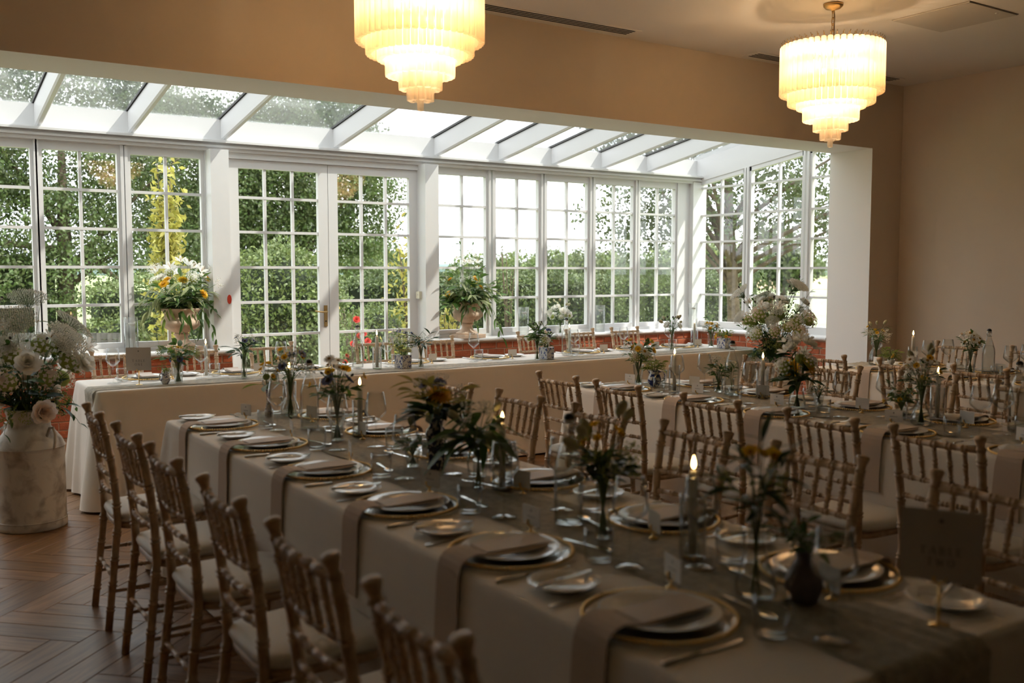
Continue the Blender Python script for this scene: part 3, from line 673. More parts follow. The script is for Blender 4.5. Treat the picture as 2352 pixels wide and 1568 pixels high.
def make_chair():
    t = thing('chiavari_chair', 'x', 'chair')
    def post(z, s):   # back post centre line
        if z < .44: f = z/.44; return Vector((s*(.172-.014*f), -.245+.05*f, z))
        f = (z-.44)/.47; return Vector((s*(.158+.014*f), -.195-.06*f*f-.0*f, z))
    for s in (-1, 1):
        g = G(); turned(g, [post(z, s) for z in (0, .15, .30, .44, .56, .68, .80, .868)], .0155, [.1, .22, .34, .46, .60, .72, .835, .95], 9)
        e = post(.868, s); up = (post(.90, s)-post(.84, s)).normalized()
        pr = [(.0, .0165), (.006, .0185), (.012, .0130), (.026, .0150), (.040, .0205), (.047, .0215), (.052, .0185), (.055, .004)]
        g.tube([e+up*a for a, _ in pr], [b for _, b in pr], 12); ob('rear_leg', g.mesh('rear_leg', M['limed']), t)
        g = G(); turned(g, [(s*.192, .172, 0), (s*.186, .165, .2), (s*.18, .155, .43)], .0155, [.25, .48, .72, .93], 9, taper=lambda q: .85+.15*q); ob('front_leg', g.mesh('front_leg', M['limed']), t)
        for z in (.16, .26):
            a = post(z, s); g = G(); turned(g, [a, (s*.188, .167, z)], .0085, [.3, .7], 7); ob('stretcher', g.mesh('stretcher', M['limed']), t)
    for z in (.22,):
        for p, q in (((-.186, .165, z), (.186, .165, z)), (post(z, -1), post(z, 1))):
            g = G(); turned(g, [p, q], .0085, [.2, .5, .8], 7); ob('stretcher', g.mesh('stretcher', M['limed']), t)
    for z, r, nm in ((.868, .0115, 'top_rail'), (.722, .0095, 'back_rail'), (.645, .009, 'back_rail'), (.568, .009, 'back_rail')):
        a, b = post(z, -1), post(z, 1); c = Vector((0, -.016, 0)); pts = [a.lerp(b, k/8)+c*math.sin(PI*k/8) for k in range(9)]
        g = G(); turned(g, pts, r, [(i+.5)/6+ (0 if nm == 'top_rail' else 0) for i in range(6)] if z < .7 else [(i+1)/6 for i in range(5)], 8); ob(nm, g.mesh(nm, M['limed']), t)
    for i in range(5):
        f = (i+1)/6; c = Vector((0, -.016*math.sin(PI*f), 0)); a = post(.722, -1).lerp(post(.722, 1), f)+c; b = post(.868, -1).lerp(post(.868, 1), f)+c
        g = G(); turned(g, [a, b], .0062, [.18, .55, .9], 7, taper=lambda q: 1+.45*math.sin(PI*q)); ob('spindle', g.mesh('spindle', M['limed']), t)
    def outline(k, n=36, dx=0.0):
        o = []
        for i in range(n):
            a = 2*PI*i/n; c, s = math.cos(a), math.sin(a); e = .42
            x = math.copysign(abs(c)**e, c); y = math.copysign(abs(s)**e, s)
            w = .20-.018*(1-y)/2; o.append((x*(w+k), -.015+y*(.185+k)))
        return o
    def stack(levels, nm, mat):
        g = G(); n = 36; vs = []
        for k, z in levels: vs += [(x, y, z) for x, y in outline(k, n)]
        fs = [(a*n+i, a*n+(i+1) % n, (a+1)*n+(i+1) % n, (a+1)*n+i) for a in range(len(levels)-1) for i in range(n)]
        fs += [list(range(n))[::-1], [(len(levels)-1)*n+i for i in range(n)]]; g.add(vs, fs, 0, True); ob(nm, g.mesh(nm, mat), t)
    stack([(-.01, .415), (0, .42), (0, .436), (-.006, .442)], 'seat', M['limed'])
    stack([(-.02, .4425), (.004, .448), (.009, .460), (.004, .474), (-.02, .483), (-.07, .489), (-.14, .4915)], 'seat_cushion', M['cush'])
    return t
CH = Proto(make_chair())
ORD = ['first', 'second', 'third', 'fourth', 'fifth', 'sixth', 'seventh', 'eighth']
def chairs(spots, rz, lab, group):
    for i, (x, y, j) in enumerate(spots): CH.put((x, y, 0), rz+j, lab % ORD[i], group)
jr = random.Random(3); J = lambda: jr.uniform(-.03, .03)
FB = .245   # finial behind seat centre
chairs([(.775+FB, y, J()) for y in (1.46, 2.0, 2.58, 3.206, 3.745, 4.38)], -PI/2, '%s limed chair from the TABLE TWO sign, on the parquet aisle side', 'chiavari chairs at the TABLE TWO table')
chairs([(2.565-FB, y, J()) for y in (1.465, 2.05, 2.625, 3.20, 3.80, 4.42)], PI/2, '%s limed chair from the TABLE TWO sign, on the middle table side', 'chiavari chairs at the TABLE TWO table')
chairs([(3.23+FB, y, J()) for y in (4.39, 3.86, 3.19, 2.56, 2.05, 1.45)], -PI/2, '%s limed chair from the head table, TABLE TWO side of the middle table', 'chiavari chairs at the middle table')
chairs([(5.02-FB, y, J()) for y in (4.47, 3.88, 3.25, 2.68, 2.1)], PI/2, '%s limed chair from the head table, far side of the middle table', 'chiavari chairs at the middle table')
chairs([(5.60+FB, y, J()) for y in (4.43, 3.80, 3.27, 2.65)], -PI/2, '%s limed chair from the head table, middle table side of the plain-wall table', 'chiavari chairs at the table by the plain wall')
chairs([(7.41-FB, y, J()) for y in (4.55, 3.91, 3.30)], PI/2, '%s limed chair from the head table, its back to the plain wall', 'chiavari chairs at the table by the plain wall')
chairs([(x, y-FB, J()) for x, y in ((1.50, 7.56), (2.07, 7.56), (2.70, 7.62), (3.60, 7.56), (4.19, 7.54), (5.34, 7.66), (5.94, 7.69), (6.52, 7.69))], PI, '%s limed chair from the TABLE ONE sign, behind the head table', 'chiavari chairs behind the head table')

# ------------------------------------------------------------------ place settings
def mk_charger():
    t = thing('charger_plate', 'x', 'charger plate')
    g = G(); g.lathe([(.0, .001), (.13, .001), (.150, .004), (.166, .010), (.167, .012), (.150, .008), (.13, .005), (0, .005)], 48); ob('dish', g.mesh('dish', M['chrg']), t)
    g = G(); n = 96
    for i in range(n): a = 2*PI*i/n; g.ball((.1655*math.cos(a), .1655*math.sin(a), .0115), .0052, 0, 6, 4)
    ob('bead_rim', g.mesh('bead_rim', M['gold']), t); return t
def lathe_thing(name, cat, prof, n, mat, part=None):
    g = G(); g.lathe(prof, n); return tag(ob(name, g.mesh(name, mat)), 'x', cat)
def mk_plate(r, name, cat):
    return lathe_thing(name, cat, [(0, .0), (r*.58, .0), (r*.62, .002), (r*.72, .006), (r, .0165), (r*1.003, .018), (r*.985, .0185), (r*.72, .0095), (r*.60, .0045), (0, .004)], 48, M['china'])
def mk_knife(L, name):
    g = G(); h = L*.46; a = []
    g.tube([(0, -L/2, .003), (0, -L/2+.004, .003), (0, -L/2+.02, .003), (0, -L/2+h*.6, .003), (0, -L/2+h, .003)], [.002, .0048, .0056, .0045, .0033], 8)
    b0, b1 = -L/2+h-.002, L/2
    pts = [(-.0035, b0), (.0035, b0), (.0085, b0+.014), (.0088, b1-.02), (.005, b1-.004), (-.003, b1), (-.0035, b1-.02)]
    g.prism(pts, 'z', .0022, .0036); return tag(ob(name, g.mesh(name, M['steel'])), 'x', 'knife')
def mk_fork(L):
    g = G(); w = [(-L/2, .0035), (-L/2+.01, .0065), (-L/2+.03, .0075), (-L*.1, .0035), (L*.12, .003), (L*.2, .0045), (L*.26, .0115), (L*.30, .0125)]
    pts = [(x, y) for y, x in w]+[(-x, y) for y, x in w[::-1]]; g.prism(pts, 'z', .0015, .0035)
    for k in range(4):
        x = -.0105+.007*k; g.box(x-.0014, x+.0014, L*.30, L*.5, .0018, .0034)
    return tag(ob('dinner_fork', g.mesh('dinner_fork', M['steel'])), 'x', 'fork')
def mk_spoon(L):
    g = G(); w = [(-L/2, .003), (-L/2+.01, .0055), (-L/2+.03, .006), (L*.05, .003), (L*.2, .0028)]
    pts = [(x, y) for y, x in w]+[(-x, y) for y, x in w[::-1]]; g.prism(pts, 'z', .002, .004)
    n = 18; vs = []
    for k, z in ((1, .0048), (.75, .0022), (.4, .0012)): vs += [(.0155*k*math.cos(2*PI*i/n), L*.34+.029*k*math.sin(2*PI*i/n), z) for i in range(n)]
    g.add(vs, [(a*n+i, a*n+(i+1) % n, (a+1)*n+(i+1) % n, (a+1)*n+i) for a in range(2) for i in range(n)]+[[2*n+i for i in range(n)]], 0, True)
    return tag(ob('dessert_spoon', g.mesh('dessert_spoon', M['steel'])), 'x', 'spoon')
def mk_napkin(drop=.24, wd=.052):
    path = [(.085, .0215), (.02, .0195), (-.05, .0195), (-.09, .021), (-.118, .0262), (-.136, .0285), (-.155, .0265), (-.172, .020), (-.184, .010), (-.190, -.006), (-.1925, -.03), (-.1935, -.10), (-.196, -.18), (-.198, -drop)]
    g = G(); th = .0035; vs = []
    for i, (y, z) in enumerate(path):
        a = path[max(0, i-1)]; b = path[min(len(path)-1, i+1)]; d = math.hypot(b[0]-a[0], b[1]-a[1]); ny, nz = (b[1]-a[1])/d, -(b[0]-a[0])/d
        if nz < 0 or (abs(nz) < .2 and ny > 0): ny, nz = -ny, -nz
        if i >= 9 and ny > 0: ny, nz = -ny, -nz
        w = wd*(1 if i < 9 else 1+.10*(i-8)/5)
        for s, o in ((-1, 0), (1, 0), (1, th), (-1, th)): vs.append((s*w+(.004*math.sin(i*.9)), y+ny*o, z+nz*o))
    K = len(path); fs = [(4*k+j, 4*k+(j+1) % 4, 4*k+4+(j+1) % 4, 4*k+4+j) for k in range(K-1) for j in range(4)]+[(3, 2, 1, 0), tuple(4*(K-1)+j for j in range(4))]
    g.add(vs, fs, 0, False); return tag(ob('napkin', g.mesh('napkin', M['napkin'])), 'x', 'napkin')
def mk_menu():
    g = G(); g.box(-.0475, .0475, -.10, .10, 0, .0016); g.box(-.0465, .0465, -.099, .099, .0018, .0030); return tag(ob('menu_card', g.mesh('menu_card', M['menu'])), 'x', 'menu card')
def mk_placecard():
    g = G(); g.box(-.042, .042, -.0006, .0006, .022, .079); g.add([(-.004, -.0008, .062), (.004, -.0008, .062), (0, -.0008, .070)], [(0, 1, 2)], 1)
    g.box(-.018, .018, -.0009, -.0005, .046, .0475, 1); return tag(ob('place_card', g.mesh('place_card', [M['card'], M['ink']])), 'x', 'place card')
def mk_holder():
    t = thing('card_holder', 'x', 'card holder')
    g = G(); g.lathe([(.0, 0), (.0135, 0), (.0135, .003), (.006, .005), (.003, .010), (.0028, .019), (.0, .020)], 14); ob('foot', g.mesh('foot', M['gold']), t)
    for s in (-1, 1):
        g = G(); g.tube([(0, s*.0, .017), (s*.006, s*.003, .021), (s*.0115, s*.0034, .027), (s*.012, s*.0032, .036)], [.0026, .003, .003, .0036], 7); ob('prong', g.mesh('prong', M['gold']), t)
    return t
def mk_tumbler():
    return lathe_thing('water_tumbler', 'tumbler', [(0, 0), (.031, 0), (.034, .003), (.0385, .05), (.0375, .088), (.0362, .0885), (.0366, .05), (.032, .015), (.02, .011), (0, .010)], 28, M['ware'])
def mk_wine():
    t = thing('wine_glass', 'x', 'wine glass')
    g = G(); g.lathe([(.0042, .108), (.012, .113), (.043, .142), (.0465, .152), (.0455, .165), (.0345, .232), (.0335, .2322), (.0443, .165), (.0452, .152), (.041, .143), (.010, .1165), (0, .115)], 32); ob('bowl', g.mesh('bowl', M['ware']), t)
    g = G(); g.lathe([(.006, .004), (.0038, .012), (.0034, .06), (.0042, .108)], 12); ob('stem', g.mesh('stem', M['ware']), t)
    g = G(); g.lathe([(0, 0), (.038, 0), (.0385, .0015), (.02, .003), (.006, .0045), (0, .005)], 32); ob('foot', g.mesh('foot', M['ware']), t)
    return t
PR = {'charger': Proto(mk_charger()), 'plate': Proto(mk_plate(.132, 'dinner_plate', 'plate')), 'side': Proto(mk_plate(.086, 'side_plate', 'plate')),
      'knife': Proto(mk_knife(.225, 'dinner_knife')), 'butter': Proto(mk_knife(.185, 'butter_knife')), 'fork': Proto(mk_fork(.20)), 'spoon': Proto(mk_spoon(.175)),
      'napkin': Proto(mk_napkin()), 'menu': Proto(mk_menu()), 'pcard': Proto(mk_placecard()), 'holder': Proto(mk_holder()), 'tumbler': Proto(mk_tumbler()), 'wine': Proto(mk_wine())}
LB = {'charger': ('gold-beaded glass charger', 'gold-beaded charger plates'), 'plate': ('white dinner plate', 'white dinner plates'), 'side': ('white side plate', 'white side plates'),
      'knife': ('steel dinner knife', 'dinner knives'), 'butter': ('butter knife on side plate', 'butter knives'), 'fork': ('steel dinner fork', 'dinner forks'), 'spoon': ('steel dessert spoon', 'dessert spoons'),
      'napkin': ('taupe napkin draped over the edge', 'taupe napkins'), 'menu': ('beige menu card on napkin', 'beige menu cards'), 'pcard': ('white place card', 'white place cards'), 'holder': ('little gold card holder', 'gold card holders'),
      'tumbler': ('clear water tumbler', 'water tumblers'), 'wine': ('angular clear wine glass', 'wine glasses')}
sr = random.Random(11); GLS = []; OBS = []
def setting(x, y, rz, where, skip=(), tw=None, ww=None):
    ca, sa = math.cos(rz), math.sin(rz); zt = TZ+.0015
    def put(k, lx, ly, z, rot=0.0):
        if k in skip: return
        o = PR[k].put((x+lx*ca-ly*sa, y+lx*sa+ly*ca, zt+z), rz+rot, LB[k][0]+', '+where, LB[k][1]); return o
    j = lambda a=.008: sr.uniform(-a, a)
    put('charger', 0, 0, 0); put('plate', j(.004), j(.004), .0055)
    put('napkin', 0, 0, 0); put('menu', j(.01), .005, .0255, j(.06)); 
    o = put('butter', -.285+j(), -.04, .0185, .12+j(.25))
    put('side', -.285, -.045, .0); put('fork', -.188+j(.004), -.055, 0, j(.03)); put('knife', .182+j(.004), -.05, 0, j(.03))
    put('spoon', .075+j(), .20, .006, -PI/2+j(.3))
    a = j(.35); put('pcard', -.13+j(), .155, .0035, a); put('holder', -.13, .155, .0035, a)
    tx, ty = tw or (.20+j(.015), .135+j(.02)); GLS.append(['tumbler', x+tx*ca-ty*sa, y+tx*sa+ty*ca, .0065, .039, rz, where])
    wx, wy = ww or (.275+j(.015), .185+j(.02)); GLS.append(['wine', x+wx*ca-wy*sa, y+wx*sa+wy*ca, .0065, .045, rz, where])
    OBS.append((x-.13*ca-.155*sa, y-.13*sa+.155*ca, .03)); OBS.append((x, y, .168))
for i, y in enumerate((1.51, 2.09, 2.69, 3.33, 3.97, 4.60)): setting(1.385, y, -PI/2, ORD[i]+' place from TABLE TWO sign, parquet aisle side')
for i, y in enumerate((1.51, 2.11, 2.757, 3.40, 4.02, 4.61)): setting(1.945, y, PI/2, ORD[i]+' place from TABLE TWO sign, middle table side')
for i, y in enumerate((4.62, 4.0, 3.39, 2.68, 2.05, 1.45)): setting(3.915, y, -PI/2, ORD[i]+' place from head table, middle table, TABLE TWO side')
for i, y in enumerate((4.54, 3.98, 3.30, 2.72, 2.12)): setting(4.475, y, PI/2, ORD[i]+' place from head table, middle table, far side')
for i, y in enumerate((4.50, 3.88, 3.27, 2.65)): setting(6.33, y, -PI/2, ORD[i]+' place from head table, plain-wall table, near side')
for i, y in enumerate((4.52, 3.92, 3.32)): setting(6.89, y, PI/2, ORD[i]+' place from head table, plain-wall table, wall side')
for i, x in enumerate((1.58, 2.20, 2.76, 3.62, 4.40, 5.40, 6.02, 6.58)): setting(x, 6.965, PI, ORD[i]+' place from TABLE ONE sign, head table')

# ------------------------------------------------------------------ flowers and leaves (templates)
def petal(g, az, L, Wd, lift, curl, m=0, r0=0.0, z0=0.0, twist=0.0):
    ca, sa = math.cos(az), math.sin(az); vs = []
    for t, w in ((0, .35), (.45, 1.0), (.8, .85), (1, .3)):
        d = r0+L*t*math.cos(lift)*(1-.25*curl*t); z = z0+L*t*math.sin(lift)+curl*L*t*t*.5
        for s in (-1, 1): vs.append((d*ca-s*w*Wd/2*sa, d*sa+s*w*Wd/2*ca, z+s*twist*w*Wd*.3))
    g.add(vs, [(0, 1, 3, 2), (2, 3, 5, 4), (4, 5, 7, 6)], m, True)
def b_daisy():
    g = G()
    for i in range(13): petal(g, 2*PI*i/13, .017, .0065, .05, -.15, 0, .004)
    g.ball((0, 0, .001), .0062, 1, 8, 5, (1, 1, .6)); return g.mesh('daisy', [M['fl_w'], M['fl_o']])
def b_cup(mat='fl_y'):
    g = G()
    for i in range(6): petal(g, 2*PI*i/6, .013, .012, .75, -.3, 0, .001)
    g.ball((0, 0, .004), .0035, 1, 6, 4); return g.mesh('buttercup', [M[mat], M['fl_o']])
def b_umbel(R=.05, nn=15, seed=1, mat='fl_w'):
    g = G(); rnd = random.Random(seed)
    for i in range(nn):
        f = math.sqrt((i+.5)/nn); a = i*2.39996; p = (R*f*math.cos(a), R*f*math.sin(a), .012*(1-f*f))
        g.tube([(0, 0, -R*.8), (p[0]*.6, p[1]*.6, p[2]-.012), p], .0006, 3, 1, cap=False)
        for k in range(7):
            q = 2*PI*k/6; rr = .0 if k == 6 else R*.13
            g.ball((p[0]+rr*.8*math.cos(q), p[1]+rr*.8*math.sin(q), p[2]+rnd.uniform(0, .003)), R*(.062 if nn < 30 else .046), 0, 4, 3, (1, 1, .6))
    return g.mesh('umbel', [M[mat], M['stem']])
def b_cluster(R=.042, nn=46, mat='fl_w', seed=2):
    g = G(); rnd = random.Random(seed); g.ball((0, 0, -.004), R*.72, 1, 8, 5, (1, 1, .75))
    for i in range(nn):
        f = (i+.5)/nn; th = f*1.75; a = i*2.39996; d = Vector((math.sin(th)*math.cos(a), math.sin(th)*math.sin(a), math.cos(th)*.8))
        c = d*R*rnd.uniform(.9, 1.08); x = d.orthogonal().normalized(); y = d.cross(x).normalized(); s = R*.20; q = rnd.random()*6
        vs = [c+d*.0005]
        for k in range(8):
            b = q+2*PI*k/8; rr = s if k % 2 == 0 else s*.55; vs.append(c+(x*math.cos(b)+y*math.sin(b))*rr+d*(.003 if k % 2 == 0 else .0))
        g.add(vs, [(0, 1+k, 1+(k+1) % 8) for k in range(8)], 0, True)
    return g.mesh('flower_cluster', [M[mat], M['fl_g']])
def b_peony(R=.05, mat='fl_b', seed=3):
    g = G(); rnd = random.Random(seed)
    for lay, (n, lift, L, w) in enumerate(((9, .12, 1.0, .75), (8, .5, .92, .75), (7, .85, .8, .7), (6, 1.15, .62, .55), (5, 1.4, .42, .4))):
        for i in range(n): petal(g, 2*PI*i/n+lay*.4+rnd.uniform(-.15, .15), R*L*rnd.uniform(.9, 1.08), R*w, lift+rnd.uniform(-.08, .08), .25, 0, .003, .0, rnd.uniform(-.4, .4))
    return g.mesh('peony', [M[mat]])
def b_mum(R=.036, mat='fl_y'):
    g = G()
    for lay, (n, lift, L) in enumerate(((18, .0, 1), (16, .3, .9), (14, .6, .75), (10, .9, .55))):
        for i in range(n): petal(g, 2*PI*i/n+lay*.17, R*L, R*.26, lift, -.1, 0, .003)
    g.ball((0, 0, .008), R*.28, 1, 8, 5, (1, 1, .6)); return g.mesh('pompon_bloom', [M[mat], M['fl_o']])
def b_lily(L=.045, mat='fl_w'):
    g = G()
    for i in range(6): petal(g, 2*PI*i/6, L, L*.36, .85, -.55, 0, .002)
    for i in range(4): a = PI/2*i; g.tube([(0, 0, 0), (.004*math.cos(a), .004*math.sin(a), L*.5), (.009*math.cos(a), .009*math.sin(a), L*.75)], .0007, 3, 1)
    return g.mesh('lily_bloom', [M[mat], M['fl_o']])
def b_scab():
    g = G()
    for i in range(11): petal(g, 2*PI*i/11, .018, .011, .15, .1, 0, .003, 0, .4*math.sin(i*2.3))
    g.ball((0, 0, .003), .008, 1, 8, 5, (1, 1, .6)); return g.mesh('scabious', [M['fl_bl'], M['fl_dk']])
def b_tail():
    g = G(); g.ball((0, 0, .012), .010, 0, 9, 7, (1, 1, 1.7)); return g.mesh('grass_tail', [M['tail']])
def b_bud():
    g = G(); g.ball((0, 0, .005), .005, 0, 7, 5, (1, 1, 1.5)); return g.mesh('flower_bud', [M['fl_dk']])
def b_froth(R=.03, seed=4, mat='fl_g', n=60):
    g = G(); rnd = random.Random(seed)
    for i in range(n):
        v = Vector((rnd.gauss(0, 1), rnd.gauss(0, 1), rnd.gauss(0, .6))).normalized()*R*rnd.uniform(.45, 1); g.ball((v.x, v.y, v.z*.8+R*.4), R*.085, 0, 4, 3)
    return g.mesh('frothy_head', [M[mat]])
BL = {'daisy': b_daisy(), 'cup': b_cup(), 'umbel': b_umbel(), 'umbelL': b_umbel(.085, 64, 8), 'cluster': b_cluster(), 'clusterb': b_cluster(mat='fl_b', seed=7), 'peony': b_peony(), 'peonyw': b_peony(mat='fl_w', seed=5),
      'mum': b_mum(), 'lily': b_lily(), 'scab': b_scab(), 'tail': b_tail(), 'bud': b_bud(), 'froth': b_froth(), 'frothw': b_froth(.028, 6, 'fl_w', 45)}
def leaf_me(mat, Wf=.38, curl=.25, nseg=5):
    g = G(); vs = []
    for k in range(nseg+1):
        t = k/nseg; w = Wf*.5*math.sin(PI*min(1, t*.97+.03))**.8; z = -curl*t*t
        vs += [(-w, t, z+w*.3), (0, t, z), (w, t, z+w*.3)]
    fs = []
    for k in range(nseg): a = 3*k; fs += [(a, a+1, a+4, a+3), (a+1, a+2, a+5, a+4)]
    g.add(vs, fs, 0, True); return g.mesh('leaf', [mat])
LF = {k: leaf_me(M['lf_'+k]) for k in 'dmly'}
LF['slim'] = leaf_me(M['lf_m'], .16, .45); LF['slimd'] = leaf_me(M['lf_d'], .22, .3); LF['droop'] = leaf_me(M['lf_m'], .30, 1.1); LF['drool'] = leaf_me(M['lf_l'], .30, 1.0); LF['round'] = leaf_me(M['lf_d'], .62, .3); LF['vary'] = leaf_me(pm('leaf_variegated', (.30,.34,.16), .5, trl=.35, isl=.3), .32, .9)
def aim(d, roll=0.0): return (Vector(d).to_track_quat('Z', 'Y') @ Euler((0, 0, roll)).to_quaternion()).to_euler()
def leaf_rot(d, roll=0.0): return (Vector(d).to_track_quat('Y', 'Z') @ Euler((0, roll, 0)).to_quaternion()).to_euler()
def bend(p0, p1, p2, n=7):
    out = []
    for k in range(n):
        t = k/(n-1); out.append(p0*(1-t)**2+p1*2*t*(1-t)+p2*t*t)
    return out
def stem_part(root, pts, r, blooms=(), leaves=(), rnd=random):
    """one stem (a part) with its blooms and leaves as sub-parts"""
    g = G(); g.tube(pts, [r*(1-.4*i/(len(pts)-1)) for i in range(len(pts))], 5); st = ob('stem', g.mesh('stem', M['stem']), root)
    for kind, size, p, d in blooms: ob('bloom', BL[kind], st, p, aim(d, rnd.uniform(0, 6)), size)
    for kind, size, p, d in leaves: ob('leaf', LF[kind], st, p, leaf_rot(d, rnd.uniform(-.6, .6)), size)
    return st
def posy(label, x, y, z, mh, mr, spec, seed, group=None, name='flower_posy', foot=.01, deep=True):
    """spec rows: (bloom or None, n, size, hmin, hmax, spread, leaf kind, leaves per stem, leaf size)"""
    rnd = random.Random(seed); root = thing(name, label, 'flowers', (x, y, z), 0, group); idx = 0
    for (kind, n, size, h0, h1, spr, lk, nl, ls) in spec:
        n = int(math.ceil(n*(1.5 if spr < .2 else 1.15))); size *= 1.2; ls *= 1.15
        for i in range(n):
            az = 2*PI*(i+rnd.uniform(-.3, .3))/n+seed*.7+idx*1.3; f = math.sqrt(rnd.uniform(.12, 1)); h = h0+(h1-h0)*rnd.random()
            ca, sa = math.cos(az), math.sin(az)
            p0 = Vector((-ca*mr*.6, -sa*mr*.6, foot)) if deep else Vector((ca*mr*.5*f, sa*mr*.5*f, mh-.03))
            pm_ = Vector((ca*mr*.75*f, sa*mr*.75*f, mh)); tip = Vector((ca*spr*f, sa*spr*f, h-.35*spr*f*f*(1 if spr > .08 else .3)))
            mid = Vector((pm_.x*1.6, pm_.y*1.6, (mh+tip.z)/2+.02)); up = bend(pm_, mid, tip, 6); pts = [p0]+up; d = (up[-1]-up[-2]).normalized()
            d = (d+Vector((ca*.3, sa*.3, .1))).normalized(); bl = [(kind, size*rnd.uniform(.85, 1.12), tip, d)] if kind else []; lv = []
            for q in range(nl):
                t = rnd.uniform(.05, .85) if kind else (q+1)/nl; k = min(4, int(t*5)); p = up[k].lerp(up[k+1], t*5-k); a = rnd.uniform(0, 6.28)
                o = Vector((math.cos(a), math.sin(a), rnd.uniform(-.1, .7))); lv.append((lk, ls*rnd.uniform(.7, 1.2), p, (o+Vector((ca, sa, 0))*.8).normalized()))
            if not kind: lv.append((lk, ls*.9, tip, d))
            stem_part(root, pts, .0017 if spr < .2 else .0026, bl, lv, rnd)
        idx += 1
    return root

# ------------------------------------------------------------------ vases, bottles, candles
def glass_prof(prof, t=.0022):
    """outer profile -> closed thin wall"""
    inner = [(max(0, r-t), z) for r, z in prof if r > t][::-1]
    return [(0, prof[0][1])]+prof+[(max(0.0005, r), max(z, prof[0][1]+.006)) for r, z in inner]+[(0, prof[0][1]+.006)]
VP = {'cylinder': ([(.024, 0), (.0255, .003), (.0255, .12), (.027, .125)], 'ware'), 'tallcyl': ([(.026, 0), (.0275, .003), (.0265, .16), (.029, .18)], 'ware'),
      'carafe': ([(.040, 0), (.047, .006), (.050, .022), (.040, .055), (.020, .105), (.016, .13), (.020, .155), (.030, .175)], 'ware'),
      'cut': ([(.024, 0), (.026, .004), (.024, .02), (.029, .07), (.036, .125), (.037, .128)], 'cut'), 'cutcup': ([(.022, 0), (.024, .004), (.023, .015), (.028, .05), (.031, .068)], 'cut'),
      'flask': ([(.036, 0), (.044, .008), (.046, .03), (.038, .075), (.024, .105), (.022, .12), (.031, .14)], 'ware'), 'bud': ([(.020, 0), (.024, .006), (.024, .03), (.012, .06), (.0095, .10), (.013, .125), (.018, .14)], 'ware'),
      'tear': ([(.030, 0), (.044, .012), (.046, .035), (.030, .085), (.016, .125), (.015, .15), (.021, .175)], 'ware'),
      'slim': ([(.019, 0), (.021, .004), (.019, .05), (.017, .10), (.021, .15)], 'ware')}
def vase(kind, x, y, label, z=None, scl=1.0, rz=0):
    prof, mt = VP[kind]; z = TZ+.0065 if z is None else z; OBS.append((x, y, max(r for r, _ in prof)*scl))
    t = thing('glass_vase', label, 'vase', (x, y, z), rz); t.scale = (scl,)*3
    g = G(); n = 32 if mt == 'ware' else 20
    lob = None if mt == 'ware' else (lambda k, a: .05*math.cos(10*a+k*.8)); g.lathe(glass_prof(prof), n, lobe=lob, smooth=(mt == 'ware')); ob('body', g.mesh('body', M[mt]), t)
    H = prof[-1][1]; lv = H*.45; ins = [(max(.003, r-.0032), zz) for r, zz in prof if zz < lv]; rl = np.interp(lv, [p[1] for p in prof], [p[0] for p in prof])-.0032
    g = G(); g.lathe([(0, .0065)]+[(r, max(zz, .0065)) for r, zz in ins]+[(rl, lv), (0, lv)], 24); ob('water', g.mesh('water', M['water']), t); return t
def mk_bottle():
    t = thing('swing_top_bottle', 'x', 'bottle')
    pr = [(.038, 0), (.0425, .004), (.0435, .012), (.0435, .165), (.041, .185), (.030, .225), (.019, .255), (.0165, .270), (.0165, .285), (.0185, .288), (.0185, .300), (.0165, .303)]
    g = G(); g.lathe(glass_prof(pr, .003), 32); ob('body', g.mesh('body', M['ware']), t)
    g = G(); g.lathe([(0, .008), (.0395, .009), (.0400, .165), (.038, .183), (.030, .208), (0, .208)], 28); ob('water', g.mesh('water', M['water']), t)
    g = G(); g.lathe([(.011, .300), (.0165, .304), (.0165, .309), (.012, .312)], 18); s = ob('stopper', g.mesh('stopper', M['china']), t)
    g = G(); g.lathe([(.0155, .312), (.0160, .318), (.013, .325), (.006, .329), (0, .330)], 18); ob('stopper_cap', g.mesh('stopper_cap', M['black']), s)
    for q in (-1, 1):
        g = G(); g.tube([(q*.0195, 0, .276), (q*.026, .006, .290), (q*.024, .004, .306), (q*.015, 0, .318), (0, 0, .3215)], .0013, 5); ob('wire_bail', g.mesh('wire_bail', M['wire']), t)
    g = G(); m = 20; g.tube([(.0185*math.cos(2*PI*i/m), .0185*math.sin(2*PI*i/m), .276) for i in range(m+1)], .0014, 5, cap=False); ob('neck_wire', g.mesh('neck_wire', M['wire']), t)
    return t
BOT = Proto(mk_bottle())
def bottle(x, y, label, rz=0):
    OBS.append((x, y, .045)); return BOT.put((x, y, TZ+.0065), rz, label, 'swing-top water bottles')
def mk_candle():
    t = thing('taper_candle', 'x', 'candle'); H = .225
    g = G(); g.lathe([(0, .006), (.0115, .006), (.0115, H-.02), (.0095, H-.004), (.005, H), (0, H)], 14); ob('wax', g.mesh('wax', M['wax']), t)
    g = G(); g.tube([(0, 0, H-.002), (.0006, 0, H+.008)], .0009, 5); w = ob('wick', g.mesh('wick', M['wick']), t)
    g = G(); g.lathe([(0, H+.004), (.0035, H+.007), (.0058, H+.014), (.0048, H+.024), (.002, H+.034), (0, H+.040)], 10); ob('flame', g.mesh('flame', M['flame']), t)
    g = G(); g.lathe(glass_prof([(.021, 0), (.022, .003), (.0205, .02), (.0145, .03)], .002), 20); ob('holder', g.mesh('holder', M['ware']), t)
    return t
CAN = Proto(mk_candle())
def mk_chimney():
    g = G(); pr = [(.0335, 0), (.035, .002), (.035, .165)]; n = 32
    g.lathe([(0, .0)]+pr+[(.033, .165), (.033, .003), (0, .003)], n); return tag(ob('glass_chimney', g.mesh('glass_chimney', M['ware'])), 'x', 'candle glass')
CHM = Proto(mk_chimney())
